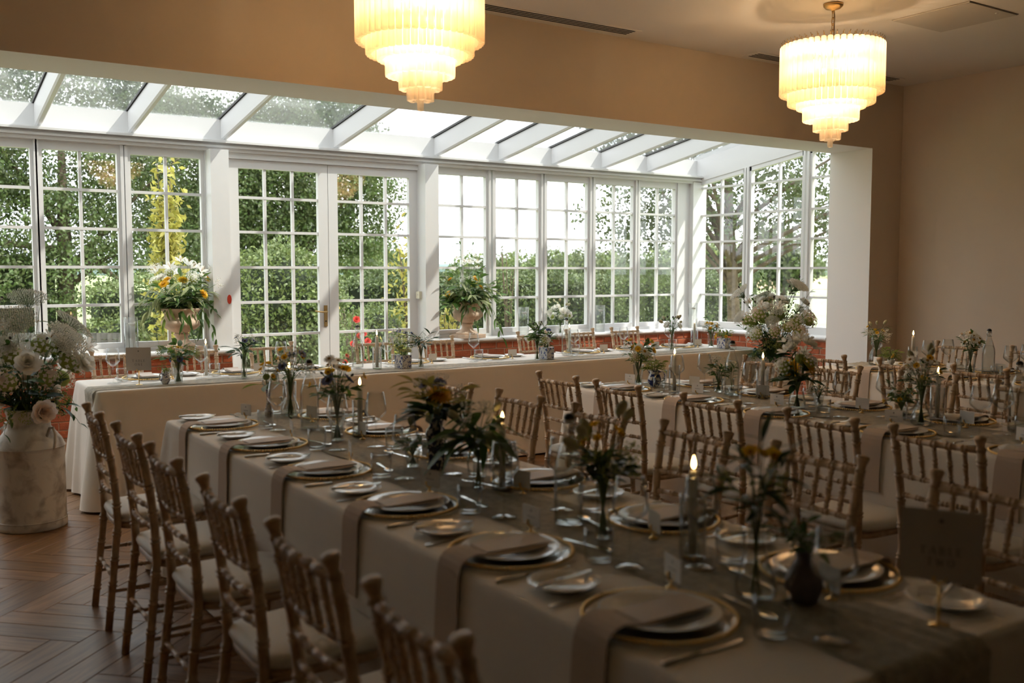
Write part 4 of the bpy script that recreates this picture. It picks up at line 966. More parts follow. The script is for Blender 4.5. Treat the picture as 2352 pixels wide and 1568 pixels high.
def candle(x, y, where, scl=1.0, chim=True):
    OBS.append((x, y, .037)); CAN.put((x, y, TZ+.0105), 0, 'lit ivory taper candle '+where, 'lit taper candles', scl)
    if chim: CHM.put((x, y, TZ+.0065), 0, 'clear glass cylinder around the candle '+where, 'glass candle cylinders')

def china(kind, x, y, label, z=None, rz=0):
    z = TZ+.0065 if z is None else z; OBS.append((x, y, .06))
    if kind == 'square':
        t = thing('tile_vase', label, 'vase', (x, y, z), rz); g = G(); a, H, w = .046, .098, .005
        g.box(-a, a, -a, a, 0, .006); g.box(-a, a, -a, -a+w, .006, H); g.box(-a, a, a-w, a, .006, H); g.box(-a, -a+w, -a+w, a-w, .006, H); g.box(a-w, a, -a+w, a-w, .006, H); ob('body', g.mesh('body', M['bluewhite']), t)
        g = G(); g.box(-a-.001, a+.001, -a-.001, -a+w, H, H+.002); g.box(-a-.001, a+.001, a-w, a+.001, H, H+.002); g.box(-a-.001, -a+w, -a+w, a-w, H, H+.002); g.box(a-w, a+.001, -a+w, a-w, H, H+.002); ob('rim', g.mesh('rim', M['china']), t)
    elif kind == 'jug' or kind == 'bluejug':
        t = thing('cream_jug', label, 'jug', (x, y, z), rz); mt = M['bluewhite'] if kind == 'jug' else M['bluejug']; s = 1.0 if kind == 'jug' else 1.4
        pr = [(.018*s, 0), (.021*s, .004), (.030*s, .022*s), (.032*s, .034*s), (.026*s, .052*s), (.021*s, .062*s), (.024*s, .076*s)]
        g = G(); g.lathe(glass_prof(pr, .003), 24); ob('body', g.mesh('body', mt), t)
        g = G(); g.tube([(-.022*s, 0, .068*s), (-.040*s, 0, .070*s), (-.048*s, 0, .050*s), (-.042*s, 0, .030*s), (-.030*s, 0, .024*s)], .0038, 8); ob('handle', g.mesh('handle', M['bluewhite']), t)
        g = G(); g.prism([(.018*s, .068*s), (.036*s, .080*s), (.022*s, .060*s)], 'y', -.006, .006); ob('spout', g.mesh('spout', mt), t)
    elif kind == 'boat':
        t = thing('sauce_boat', label, 'jug', (x, y, z), rz)
        g = G(); g.lathe(glass_prof([(.020, 0), (.022, .004), (.014, .012), (.030, .030), (.036, .055)], .003), 24); o = ob('body', g.mesh('body', M['china']), t, scl=(1.35, .85, 1))
        g = G(); g.tube([(-.042, 0, .05), (-.062, 0, .062), (-.066, 0, .04), (-.04, 0, .026)], .004, 8); ob('handle', g.mesh('handle', M['china']), t)
    elif kind == 'tallblue':
        t = thing('ginger_vase', label, 'vase', (x, y, z), rz)
        pr = [(.030, 0), (.034, .004), (.034, .015), (.030, .04), (.036, .10), (.043, .132), (.040, .148), (.026, .165), (.025, .18), (.036, .20)]
        g = G(); g.lathe(glass_prof(pr, .004), 8, smooth=False); ob('body', g.mesh('body', M['indigo']), t)
        g = G(); g.lathe([(.0355, .199), (.0365, .202), (.032, .203), (.031, .199)], 8, smooth=False); ob('rim', g.mesh('rim', M['china']), t)
    elif kind == 'slimblue':
        t = thing('bud_vase', label, 'vase', (x, y, z), rz)
        pr = [(.016, 0), (.019, .003), (.021, .02), (.019, .04), (.010, .065), (.009, .10), (.012, .13), (.018, .142)]
        g = G(); g.lathe(glass_prof(pr, .0025), 20); ob('body', g.mesh('body', M['bluewhite']), t)
        g = G(); g.lathe([(.0178, .1415), (.0188, .143), (.016, .144), (.0155, .142)], 20); ob('rim', g.mesh('rim', M['china']), t)
    elif kind == 'grey':
        t = thing('stoneware_bud_vase', label, 'vase', (x, y, z), rz)
        g = G(); g.lathe(glass_prof([(.022, 0), (.032, .008), (.042, .035), (.040, .06), (.026, .088), (.017, .10), (.020, .115)], .003), 28); ob('body', g.mesh('body', M['grey_china']), t)
        g = G(); g.lathe([(.0195, .114), (.0208, .116), (.018, .117)], 28); ob('rim', g.mesh('rim', M['grey_china']), t)
    return t
ZV = TZ+.0065
# --- TABLE TWO table, from its far end
china('slimblue', 1.667, 4.76, 'slim blue-speckled china bud vase at the far end of the TABLE TWO table')
posy('small white and yellow flowers with two broad leaves in the slim bud vase', 1.667, 4.76, ZV, .142, .012, [('cluster', 1, .55, .20, .21, .035, 'l', 0, .05), ('cup', 3, 1.1, .21, .27, .05, 'slim', 1, .05), (None, 2, 1, .165, .17, .06, 'l', 0, .10)], 21)
vase('carafe', 1.772, 4.725, 'round-bellied clear glass carafe vase beside the slim bud vase')
posy('loose meadow posy with buttercups and white umbels in the round carafe', 1.772, 4.725, ZV, .17, .024, [('umbel', 4, .75, .26, .36, .11, 'slim', 1, .05), ('cup', 4, 1.1, .28, .40, .12, 'slim', 1, .05), ('scab', 2, 1.0, .28, .35, .09, 'slim', 1, .05), (None, 3, 1, .24, .30, .10, 'slim', 5, .05)], 22)
candle(1.81, 4.84, 'by the round carafe, TABLE TWO table')
bottle(1.699, 4.281, 'swing-top water bottle between the first and second candles of the TABLE TWO table', .4)
vase('tallcyl', 1.679, 3.914, 'tall clear glass vase next to the second candle of the TABLE TWO table')
posy('dark meadow posy with yellow daisies and rounded leaves in the tall vase', 1.679, 3.914, ZV, .18, .024, [('daisy', 3, 1.2, .33, .38, .07, 'm', 1, .04), ('cup', 4, 1.2, .26, .36, .12, 'm', 1, .04), ('scab', 2, 1.2, .27, .30, .06, 'm', 1, .05), ('bud', 3, 1, .30, .37, .10, 'd', 1, .03), (None, 5, 1, .20, .28, .10, 'm', 5, .045)], 23)
candle(1.806, 3.951, 'second from the far end of the TABLE TWO table')
china('tallblue', 1.742, 3.135, 'tall faceted indigo and white china vase with a yellow bloom')
posy('large posy with one yellow pompon and yellow-green leaves in the indigo vase', 1.742, 3.135, ZV, .20, .026, [('mum', 1, 1.05, .285, .29, .035, 'd', 2, .08), ('frothw', 3, .9, .30, .36, .09, 'd', 1, .06), ('scab', 2, 1.3, .30, .34, .05, 'd', 1, .07), (None, 3, 1, .27, .36, .13, 'y', 6, .075), (None, 5, 1, .21, .27, .12, 'd', 4, .09)], 24)
vase('cutcup', 1.691, 3.228, 'small cut glass cup vase against the indigo vase')
posy('little green sprigs in the small cut glass cup by the indigo vase', 1.691, 3.228, ZV, .068, .022, [('frothw', 4, .5, .10, .14, .05, 'm', 1, .04), (None, 4, 1, .08, .12, .07, 'm', 3, .045)], 25)
vase('slim', 1.700, 2.765, 'slim clear glass vase with large drooping dark leaves')
posy('posy with large drooping dark leaves and dry umbels in the slim vase', 1.700, 2.765, ZV, .15, .018, [('umbel', 3, .6, .24, .30, .09, 'slimd', 1, .05), ('tail', 2, 1, .26, .33, .10, 'slim', 0, .05), (None, 5, 1, .16, .24, .09, 'droop', 3, .09), (None, 3, 1, .14, .2, .08, 'slimd', 3, .11)], 26)
candle(1.765, 2.715, 'third from the far end of the TABLE TWO table')
bottle(1.683, 2.231, 'swing-top water bottle beside the third place of the TABLE TWO table', 1.2)
vase('slim', 1.671, 2.056, 'slim clear glass vase beside the nearer swing-top bottle', scl=1.05)
posy('dense dusky posy with bunny tails beside the nearer swing-top bottle', 1.671, 2.056, ZV, .155, .019, [('tail', 3, 1.2, .28, .36, .11, 'm', 0, .04), ('cup', 3, 1.1, .26, .34, .07, 'm', 1, .04), ('froth', 5, .9, .20, .28, .08, 'd', 2, .05), (None, 8, 1, .17, .27, .085, 'd', 5, .05)], 27)
candle(1.754, 1.789, 'nearest the TABLE TWO sign')
vase('tear', 1.648, 1.478, 'teardrop clear glass vase near the TABLE TWO sign', scl=1.05)
posy('upright posy of long green leaves and one yellow flower in the teardrop vase', 1.648, 1.478, ZV, .18, .018, [('cup', 2, 1.7, .30, .34, .06, 'slimd', 2, .07), ('froth', 2, .9, .26, .29, .07, 'slim', 1, .05), (None, 4, 1, .26, .36, .085, 'slimd', 5, .085)], 28)
china('grey', 1.716, 1.399, 'rounded grey stoneware bud vase near the TABLE TWO sign')
posy('small frothy greens in the grey stoneware bud vase', 1.716, 1.399, ZV, .115, .018, [('frothw', 4, .7, .15, .19, .06, 'm', 1, .04), (None, 5, 1, .13, .18, .065, 'm', 4, .04)], 29)
# --- middle table
vase('cut', 4.188, 4.796, 'flared cut glass vase at the head table end of the middle table')
posy('meadow posy of daisies and orange cups in the flared cut glass vase', 4.188, 4.796, ZV, .126, .028, [('daisy', 4, 1.4, .20, .29, .09, 'l', 1, .05), ('cup', 4, 1.5, .20, .32, .11, 'l', 1, .05), ('clusterb', 2, .7, .17, .22, .06, 'm', 1, .05), (None, 5, 1, .22, .32, .10, 'm', 4, .05)], 31)
china('bluejug', 4.179, 4.629, 'blue transferware jug on the middle table', rz=2.4)
posy('short yellow-green sprigs in the blue transferware jug', 4.179, 4.629, ZV, .105, .026, [('froth', 3, .9, .13, .17, .05, 'l', 1, .04), (None, 6, 1, .11, .18, .075, 'l', 4, .04)], 32)
candle(4.10, 4.36, 'at the head table end of the middle table')
vase('cutcup', 4.326, 4.208, 'small cut glass cup vase beside the middle table bottle', scl=1.2)
posy('pale frothy posy beside the swing-top bottle of the middle table', 4.326, 4.208, ZV, .08, .024, [('frothw', 4, 1.0, .13, .2, .08, 'l', 1, .04), ('umbel', 2, .6, .18, .25, .06, 'm', 1, .05), (None, 3, 1, .12, .2, .06, 'm', 4, .05)], 33)
bottle(4.270, 4.046, 'swing-top water bottle at the head table end of the middle table', 2.0)
posy('leafy green sprig standing inside the swing-top bottle', 4.270, 4.046, ZV+.02, .06, .01, [(None, 2, 1, .10, .16, .02, 'm', 5, .04)], 34, deep=True)
candle(4.33, 3.86, 'second from the head table on the middle table')
vase('flask', 4.157, 3.461, 'wide clear glass flask vase on the middle table')
posy('big posy with blush roses, white lilies and a yellow pompon in the flask', 4.157, 3.461, ZV, .14, .026, [('peonyw', 2, .75, .33, .36, .06, 'd', 1, .07), ('cluster', 2, .95, .24, .28, .09, 'd', 1, .08), ('mum', 1, 1.5, .235, .24, .085, 'd', 1, .09), ('lily', 5, 1.0, .30, .40, .10, 'slim', 1, .06), (None, 5, 1, .14, .2, .08, 'd', 3, .085)], 35)
vase('cutcup', 4.338, 3.463, 'small cut glass cup vase beside the flask on the middle table')
posy('tiny posy of pale florets in the cup beside the flask', 4.338, 3.463, ZV, .068, .022, [('frothw', 4, .7, .09, .12, .05, 'l', 1, .03), (None, 4, 1, .08, .12, .055, 'd', 4, .03)], 36)
vase('carafe', 4.220, 2.760, 'conical clear glass carafe vase on the middle table')
posy('airy posy of white froth and wiry yellow flowers in the conical carafe', 4.220, 2.760, ZV, .172, .022, [('frothw', 6, 1.1, .22, .28, .08, 'slim', 1, .05), ('daisy', 3, 1.1, .30, .37, .09, 'slim', 0, .04), ('cup', 4, 1.2, .24, .37, .16, 'slim', 1, .05), ('tail', 2, 1.2, .32, .37, .06, 'slim', 0, .04), (None, 4, 1, .2, .3, .08, 'd', 3, .05)], 37)
vase('cutcup', 4.326, 2.939, 'small cut glass cup vase beside the conical carafe')
posy('low posy of green sprigs and tiny yellow flowers beside the conical carafe', 4.326, 2.939, ZV, .068, .024, [('cup', 3, .9, .09, .14, .10, 'm', 1, .04), ('frothw', 2, .8, .10, .14, .06, 'm', 1, .04), (None, 7, 1, .09, .19, .09, 'm', 5, .04)], 38)
candle(4.40, 2.79, 'nearest the conical carafe on the middle table')
bottle(4.40, 2.385, 'swing-top water bottle beyond the conical carafe on the middle table', .8)
# --- table by the plain wall
vase('flask', 6.62, 4.737, 'clear glass flask vase at the end of the table beside the plain wall', scl=1.25)
posy('straggly white and yellow meadow posy on the table beside the plain wall', 6.62, 4.737, ZV, .17, .026, [('frothw', 5, 1.0, .22, .27, .08, 'slim', 1, .05), ('cup', 3, 1.1, .26, .32, .08, 'slim', 1, .05), ('tail', 2, 1, .30, .35, .06, 'slim', 0, .05), (None, 4, 1, .22, .32, .09, 'slim', 4, .05)], 41)
china('boat', 6.60, 4.588, 'small white china sauce boat filled with greens', rz=.6)
posy('bright green froth in the white sauce boat', 6.60, 4.588, ZV, .055, .03, [('froth', 4, 1.0, .08, .13, .06, 'l', 1, .04), (None, 6, 1, .07, .15, .075, 'l', 4, .04)], 42)
candle(6.64, 4.429, 'on the table beside the plain wall', 1.08)
vase('cylinder', 6.62, 3.95, 'clear glass cylinder vase of daisies beside the plain wall', scl=1.2)
posy('posy of large daisies and green stems on the table beside the plain wall', 6.62, 3.95, ZV, .15, .024, [('daisy', 5, 1.6, .22, .30, .07, 'm', 1, .05), (None, 5, 1, .2, .31, .08, 'm', 6, .04)], 43)
bottle(6.68, 3.85, 'swing-top water bottle on the table beside the plain wall', .2)
# --- head table
vase('cut', 1.681, 6.55, 'flared cut glass vase behind the TABLE ONE sign', scl=1.05)
posy('yellow-green froth and pointed leaves in cut glass near the TABLE ONE sign', 1.681, 6.55, ZV, .13, .028, [('froth', 5, 1.0, .20, .28, .12, 'l', 1, .05), ('scab', 1, 1, .16, .17, .05, 'm', 0, .05), ('cup', 2, 1, .2, .24, .05, 'm', 1, .05), (None, 5, 1, .19, .27, .09, 'm', 3, .085)], 51)
china('jug', 1.59, 6.525, 'small blue and white cream jug near the TABLE ONE sign', rz=.4)
posy('one white flower and a sprig in the small cream jug', 1.59, 6.525, ZV, .07, .018, [('cluster', 1, .6, .085, .09, .02, 'm', 2, .03), ('froth', 2, .6, .10, .14, .07, 'l', 1, .03)], 52)
candle(1.937, 6.80, 'nearest the TABLE ONE sign on the head table', 1.0, False)
vase('slim', 2.13, 6.565, 'slim clear glass vase second along the head table')
posy('leafy posy with pale bells second along the head table', 2.13, 6.565, ZV, .15, .018, [('frothw', 3, .8, .24, .30, .07, 'slimd', 1, .06), ('scab', 2, .8, .26, .30, .08, 'slim', 1, .05), (None, 5, 1, .19, .27, .09, 'slimd', 3, .09)], 53)
bottle(3.091, 6.793, 'swing-top water bottle in front of the french doors', 1.5)
candle(3.19, 6.66, 'in front of the right french door', 1.1)
china('square', 3.381, 6.60, 'square blue and white tile vase in front of the right french door', rz=.25)
posy('white umbels over yellow leaves in the first square tile vase', 3.381, 6.60, ZV, .10, .035, [('umbel', 5, .85, .22, .31, .10, 'm', 1, .05), ('scab', 2, .8, .27, .31, .10, 'm', 1, .05), (None, 6, 1, .13, .22, .09, 'y', 4, .05)], 54)
vase('slim', 3.496, 6.524, 'slim clear glass vase beside the first square tile vase')
posy('dark pointed leaves with white bells beside the first square tile vase', 3.496, 6.524, ZV, .15, .018, [('frothw', 3, .8, .2, .27, .09, 'slimd', 1, .06), (None, 5, 1, .19, .29, .09, 'slimd', 4, .075)], 55)
vase('slim', 4.615, 6.562, 'slim clear glass vase beside the second square tile vase')
posy('tall mixed posy with one broad leaf beside the second square tile vase', 4.615, 6.562, ZV, .15, .018, [('cluster', 1, .8, .2, .21, .09, 'm', 1, .06), ('bud', 4, 1, .26, .33, .07, 'm', 1, .05), ('froth', 3, .6, .25, .33, .04, 'm', 1, .05), (None, 5, 1, .18, .29, .07, 'm', 4, .07)], 56)
china('square', 4.749, 6.617, 'square blue and white tile vase below the bridal bouquet', rz=.25)
posy('posy of blue and cream flowers in the second square tile vase', 4.749, 6.617, ZV, .10, .03, [('daisy', 4, 1.0, .16, .23, .07, 'm', 1, .05), ('scab', 3, .9, .2, .26, .08, 'm', 1, .05), ('umbel', 2, .6, .18, .26, .10, 'm', 1, .05), (None, 5, 1, .14, .24, .08, 'm', 5, .045)], 57)
bottle(5.12, 6.83, 'swing-top water bottle with a candle behind it below the bridal bouquet', .9)
candle(5.25, 6.96, 'behind the water bottle below the bridal bouquet', 1.0, False)
vase('slim', 6.224, 6.658, 'slim clear glass vase near the far end of the head table')
posy('wiry posy with bunny tails and white daisies near the head table end', 6.224, 6.658, ZV, .15, .018, [('peonyw', 1, .6, .24, .25, .10, 'm', 0, .05), ('tail', 3, 1.2, .28, .34, .13, 'slim', 0, .04), ('bud', 3, 1.2, .27, .32, .10, 'slim', 1, .05), (None, 3, 1, .2, .3, .07, 'm', 4, .04)], 58)
candle(6.748, 6.90, 'nearest the second milk churn on the head table', 1.0)
vase('cut', 6.83, 6.752, 'flared cut glass vase at the far end of the head table', scl=1.0)
posy('posy of white umbels and yellow cups at the far end of the head table', 6.83, 6.752, ZV, .128, .028, [('umbel', 4, .7, .17, .22, .08, 'm', 1, .05), ('cup', 4, 1.5, .17, .24, .07, 'm', 1, .05), (None, 4, 1, .2, .30, .10, 'm', 4, .045)], 59)
china('square', 6.82, 6.575, 'square blue and white tile vase at the far end of the head table', rz=.2)
posy('yellow-green sprigs in the last square tile vase of the head table', 6.82, 6.575, ZV, .10, .03, [('cup', 3, 1.1, .13, .18, .10, 'l', 1, .04), ('frothw', 2, .8, .12, .14, .04, 'l', 1, .04), (None, 6, 1, .11, .17, .08, 'l', 4, .045)], 60)

# glasses: nudged clear of the centrepieces, cards and plates
for it in range(60):
    for i, a in enumerate(GLS):
        for (ox, oy, orr) in OBS+[(b[1], b[2], b[4]) for k, b in enumerate(GLS) if k != i]:
            dx, dy = a[1]-ox, a[2]-oy; d = math.hypot(dx, dy); m = a[4]+orr+.004
            if d < m: f = (m-d)*.55/max(d, 1e-4); a[1] += dx*f; a[2] += dy*f
for k, x, y, z, r, rz, where in GLS: PR[k].put((x, y, TZ+z), rz, LB[k][0]+', '+where, LB[k][1])

# ------------------------------------------------------------------ table number signs
STROKES = {'T': [(0, 1, .8, 1, .06), (.4, 0, .4, 1, .13), (.26, 0, .54, 0, .05), (0, .88, 0, 1, .05), (.8, .88, .8, 1, .05)],
 'A': [(.05, 0, .42, 1, .06), (.42, 1, .8, 0, .13), (.18, .35, .65, .35, .05), (-.04, 0, .16, 0, .05), (.66, 0, .94, 0, .05)],
 'B': [(.12, 0, .12, 1, .13), (.0, 1, .42, 1, .05), (.0, 0, .48, 0, .05), (.12, .53, .45, .53, .05), (.42, 1, .56, .88, .08), (.56, .88, .56, .66, .12), (.56, .66, .42, .53, .08), (.45, .53, .62, .38, .08), (.62, .38, .62, .15, .12), (.62, .15, .48, 0, .08)],
 'L': [(.12, 0, .12, 1, .13), (.0, 1, .26, 1, .05), (.0, 0, .58, 0, .05), (.58, 0, .6, .2, .05)],
 'E': [(.12, 0, .12, 1, .13), (.0, 1, .56, 1, .05), (.0, 0, .6, 0, .05), (.12, .52, .42, .52, .05), (.56, .86, .56, 1, .05), (.6, 0, .62, .16, .05), (.42, .44, .42, .60, .05)],
 'O': [(.42+.38*math.cos(2*PI*k/14), .5+.5*math.sin(2*PI*k/14), .42+.38*math.cos(2*PI*(k+1)/14), .5+.5*math.sin(2*PI*(k+1)/14), .05+.08*abs(math.cos(2*PI*(k+.5)/14))) for k in range(14)],
 'N': [(.12, 0, .12, 1, .06), (.12, 1, .72, 0, .13), (.72, 0, .72, 1, .06), (0, 0, .24, 0, .05), (0, 1, .14, 1, .05), (.6, 1, .84, 1, .05)],
 'W': [(.02, 1, .28, 0, .13), (.28, 0, .5, .9, .06), (.5, .9, .74, 0, .13), (.74, 0, 1.0, 1, .06), (-.08, 1, .12, 1, .05), (.9, 1, 1.08, 1, .05)]}
WID = {'T': .8, 'A': .86, 'B': .66, 'L': .6, 'E': .62, 'O': .84, 'N': .84, 'W': 1.0}
def lettering(g, txt, h, zc, y):
    gap = .42; tot = sum(WID[c] for c in txt)+gap*(len(txt)-1); x = -tot*h/2
    for c in txt:
        for (a, b, p, q, w) in STROKES[c]:
            d = Vector((p-a, q-b)); n = Vector((-d.y, d.x)).normalized()*w/2 if d.length > 0 else Vector((0, 0))
            pts = [(a+n.x, b+n.y), (a-n.x, b-n.y), (p-n.x, q-n.y), (p+n.x, q+n.y)]
            g.add([(x+u*h, y, zc+v*h) for u, v in pts], [(0, 1, 2, 3)])
        x += (WID[c]+gap)*h
def sign(x, y, rz, words, label, slab, tilt=0.0):
    t = thing('sign_stand', slab, 'sign stand', (x, y, TZ+.002), rz)
    g = G(); g.lathe([(0, 0), (.022, 0), (.022, .003), (.006, .005), (.0032, .010), (.0032, .094), (0, .095)], 14); ob('post', g.mesh('post', M['gold']), t)
    for s in (-1, 1):
        g = G(); g.tube([(s*.001, s*.0022, .090), (s*.010, s*.0030, .094), (s*.0125, s*.0030, .104)], [.003, .0034, .0046], 7); ob('prong', g.mesh('prong', M['gold']), t)
    c = thing('table_sign', label, 'sign', (x, y, TZ+.002), rz)
    g = G(); W2, H = .08, .152; g.box(-W2, W2, -.0007, .0007, .0955, .0955+H); ob('card', g.mesh('card', M['signc']), c)
    g = G(); lettering(g, words[0], .0155, .152, -.0012); lettering(g, words[1], .0155, .128, -.0012); o = ob('lettering', g.mesh('lettering', M['ink']), c)
    g = G(); g.lathe([(.0, 0), (.0042, 0), (.0042, .0004), (0, .0005)], 10); ob('wax_bee', g.mesh('wax_bee', M['ink']), c, (0, -.0008, .2235), (PI/2, 0, 0))
sign(1.441, 6.60, -.50, ('TABLE', 'ONE'), 'square grey-beige card sign reading TABLE ONE on the head table', 'gold sign stand holding the TABLE ONE card')
sign(1.853, 1.157, -1.02, ('TABLE', 'TWO'), 'square grey-beige card sign reading TABLE TWO at the table end', 'gold sign stand holding the TABLE TWO card')

# ------------------------------------------------------------------ milk churns and stone urns with big arrangements
def churn(x, y, rz, label, s=1.0):
    t = thing('milk_churn', label, 'milk churn', (x, y, 0), rz); t.scale = (s,)*3
    pr = [(0, .0), (.183, 0), (.190, .008), (.191, .03), (.188, .05), (.187, .055), (.187, .46), (.188, .468), (.191, .475), (.191, .483), (.187, .49), (.172, .52), (.130, .575), (.118, .59), (.116, .61), (.118, .665), (.126, .69), (.130, .70), (.126, .703), (.116, .69), (.112, .60), (0, .56)]
    g = G(); g.lathe(pr, 44); ob('body', g.mesh('body', M['churn']), t)
    g = G(); m = 44
    for zz, r in ((.478, .1905), (.052, .1895)): g.tube([(r*math.cos(2*PI*i/m), r*math.sin(2*PI*i/m), zz) for i in range(m+1)], .004, 6, cap=False)
    ob('band', g.mesh('band', M['churn']), t)
    for q in (-1, 1):
        g = G(); g.tube([(q*.150, 0, .545), (q*.175, 0, .595), (q*.205, 0, .60), (q*.222, 0, .565), (q*.218, 0, .515), (q*.205, 0, .475)], [.008, .008, .008, .008, .008, .006], 8); ob('handle', g.mesh('handle', M['churn']), t)
    return t
def arrange(label, x, y, z, mr, spec, vines, seed):
    rnd = random.Random(seed); root = posy(label, x, y, z, 0.0, mr, spec, seed, name='flower_arrangement', foot=-.06, deep=False)
    for (az, out, rise, drop, lk, n, ls) in vines:
        ca, sa = math.cos(az), math.sin(az); p0 = Vector((ca*mr*.4, sa*mr*.4, -.02)); p1 = Vector((ca*out*.7, sa*out*.7, rise*2)); p2 = Vector((ca*out, sa*out, -drop))
        pts = bend(p0, p1, p2, 10); lv = []
        for q in range(n):
            t = .15+.85*q/max(1, n-1); k = min(8, int(t*9)); p = pts[k].lerp(pts[k+1], t*9-k); a = rnd.uniform(0, 6.28)
            d = Vector((math.cos(a)*.8+ca*.4, math.sin(a)*.8+sa*.4, -.55)); lv.append((lk, ls*rnd.uniform(.75, 1.2), p, d.normalized()))
        stem_part(root, pts, .0022, (), lv, rnd)
    return root
churn(.735, 6.215, 2.1, 'white-painted rusty milk churn of flowers on the parquet floor')
arrange('tall white arrangement of umbels and blush peony in the near milk churn', .735, 6.215, .69, .10,
  [('umbelL', 5, 1.1, .50, .70, .32, 'slim', 1, .06), ('umbelL', 4, .8, .34, .52, .34, 'slim', 1, .06), ('cluster', 9, 1.5, .22, .46, .30, 'd', 1, .08), ('clusterb', 6, 1.4, .20, .42, .32, 'd', 1, .08), ('peony', 3, 1.35, .08, .22, .26, 'd', 1, .09), ('peonyw', 4, 1.2, .25, .42, .34, 'm', 1, .08),
   ('lily', 10, 1.3, .30, .55, .42, 'slim', 3, .06), ('froth', 9, 1.4, .03, .14, .20, 'l', 1, .06), (None, 14, 1, .25, .60, .30, 'm', 7, .06), (None, 12, 1, .03, .22, .24, 'd', 4, .09), ('bud', 8, 1.4, .45, .68, .34, 'slim', 2, .05)],
  [(-.6, .30, .04, .08, 'd', 5, .07), (-2.2, .26, .03, .10, 'm', 6, .06), (.4, .30, .1, .02, 'm', 6, .06), (2.6, .3, .05, .1, 'd', 5, .07)], 71)
churn(7.06, 6.16, .6, 'white-painted milk churn of flowers at the far end of the head table')
arrange('tall airy white arrangement in the milk churn beside the white jamb', 7.06, 6.16, .69, .10,
  [('umbelL', 6, 1.0, .48, .76, .36, 'slim', 1, .06), ('umbelL', 4, .7, .40, .60, .44, 'slim', 1, .06), ('cluster', 7, 1.6, .26, .50, .30, 'd', 1, .08), ('clusterb', 7, 1.6, .28, .52, .34, 'd', 1, .08), ('peonyw', 5, 1.1, .44, .62, .30, 'm', 1, .07), ('lily', 8, 1.1, .45, .66, .36, 'slim', 2, .06),
   ('froth', 12, 1.5, .04, .16, .20, 'l', 1, .06), (None, 16, 1, .40, .80, .34, 'm', 8, .045), (None, 14, 1, .04, .24, .22, 'd', 4, .10), ('bud', 12, 1.4, .50, .80, .42, 'slim', 2, .04)],
  [(-.9, .24, .03, .08, 'd', 5, .08), (-2.0, .2, .03, .08, 'l', 6, .06), (3.6, .26, .05, .06, 'd', 5, .08)], 72)
def urn(x, y, z, label):
    t = thing('stone_urn', label, 'urn', (x, y, z), .12)
    g = G(); g.box(-.15, .15, -.15, .15, 0, .04); ob('plinth', g.mesh('plinth', M['stone']), t)
    g = G(); g.lathe([(.125, .04), (.130, .046), (.128, .056), (.105, .066), (.075, .085), (.060, .115), (.057, .135), (.068, .142), (.074, .150), (.070, .158), (.060, .165)], 36); ob('foot', g.mesh('foot', M['stone']), t)
    lob = lambda k, a: (.035*abs(math.cos(7*a)) if 1 <= k <= 5 else 0)
    g = G(); g.lathe([(.058, .165), (.085, .178), (.135, .205), (.172, .24), (.180, .262), (.176, .282), (.158, .298), (.150, .318), (.153, .345), (.166, .372), (.180, .385), (.184, .394), (.182, .402), (.168, .400), (.145, .37), (.140, .30), (0, .28)], 56, lobe=lob); ob('bowl', g.mesh('bowl', M['stone']), t)
    return t
urn(2.447, 9.385, ZS+.0005, 'stone urn of flowers on the sill left of the french doors')
US = [('lily', 8, 1.5, .34, .52, .24, 'm', 2, .08), ('cluster', 4, 1.2, .30, .46, .30, 'm', 1, .08), ('mum', 4, 1.2, .22, .42, .24, 'm', 1, .09), ('frothw', 9, 1.6, .20, .46, .34, 'l', 1, .08), ('peonyw', 3, .9, .28, .44, .22, 'm', 0, .08), (None, 14, 1, .10, .40, .34, 'vary', 7, .095), (None, 12, 1, .05, .34, .32, 'm', 6, .11), (None, 7, 1, .04, .16, .24, 'd', 4, .12)]
UV = [(-1.3, .2, .06, .26, 'droop', 8, .10), (-1.8, .24, .05, .20, 'droop', 8, .10), (-.8, .22, .05, .22, 'droop', 8, .10), (-.2, .34, .08, .10, 'm', 8, .10), (3.3, .36, .10, .12, 'vary', 9, .09), (-2.4, .32, .06, .22, 'drool', 8, .09), (.5, .3, .1, .1, 'm', 7, .1), (-.45, .34, .06, .38, 'droop', 10, .09), (-2.7, .38, .12, .02, 'vary', 8, .09)]
arrange('leafy urn arrangement with white lilies and yellow blooms left of the doors', 2.447, 9.385, ZS+.395, .13, US, UV, 81)
urn(5.626, 9.385, ZS+.0005, 'stone urn of flowers on the sill right of the french doors')
US2 = [('lily', 6, 1.3, .40, .54, .16, 'm', 2, .08), ('mum', 4, 1.1, .12, .34, .26, 'm', 1, .09), ('frothw', 5, 1.2, .24, .42, .26, 'l', 1, .08), (None, 16, 1, .10, .44, .32, 'vary', 7, .095), (None, 16, 1, .05, .40, .36, 'm', 7, .115), (None, 3, 1, .62, .74, .22, 'm', 9, .05), (None, 7, 1, .04, .14, .24, 'd', 4, .12)]
UV2 = [(-1.4, .16, .06, .24, 'droop', 8, .10), (-.9, .24, .06, .16, 'droop', 8, .10), (-.35, .40, .08, .40, 'droop', 12, .10), (-.2, .46, .12, .10, 'm', 8, .10), (-2.2, .26, .05, .12, 'droop', 7, .10), (3.1, .36, .12, -.02, 'm', 8, .11), (-2.8, .36, .06, .12, 'm', 7, .11), (-1.1, .3, .1, .05, 'vary', 8, .09)]
arrange('trailing urn arrangement with a wispy top right of the doors', 5.626, 9.385, ZS+.395, .13, US2, UV2, 82)
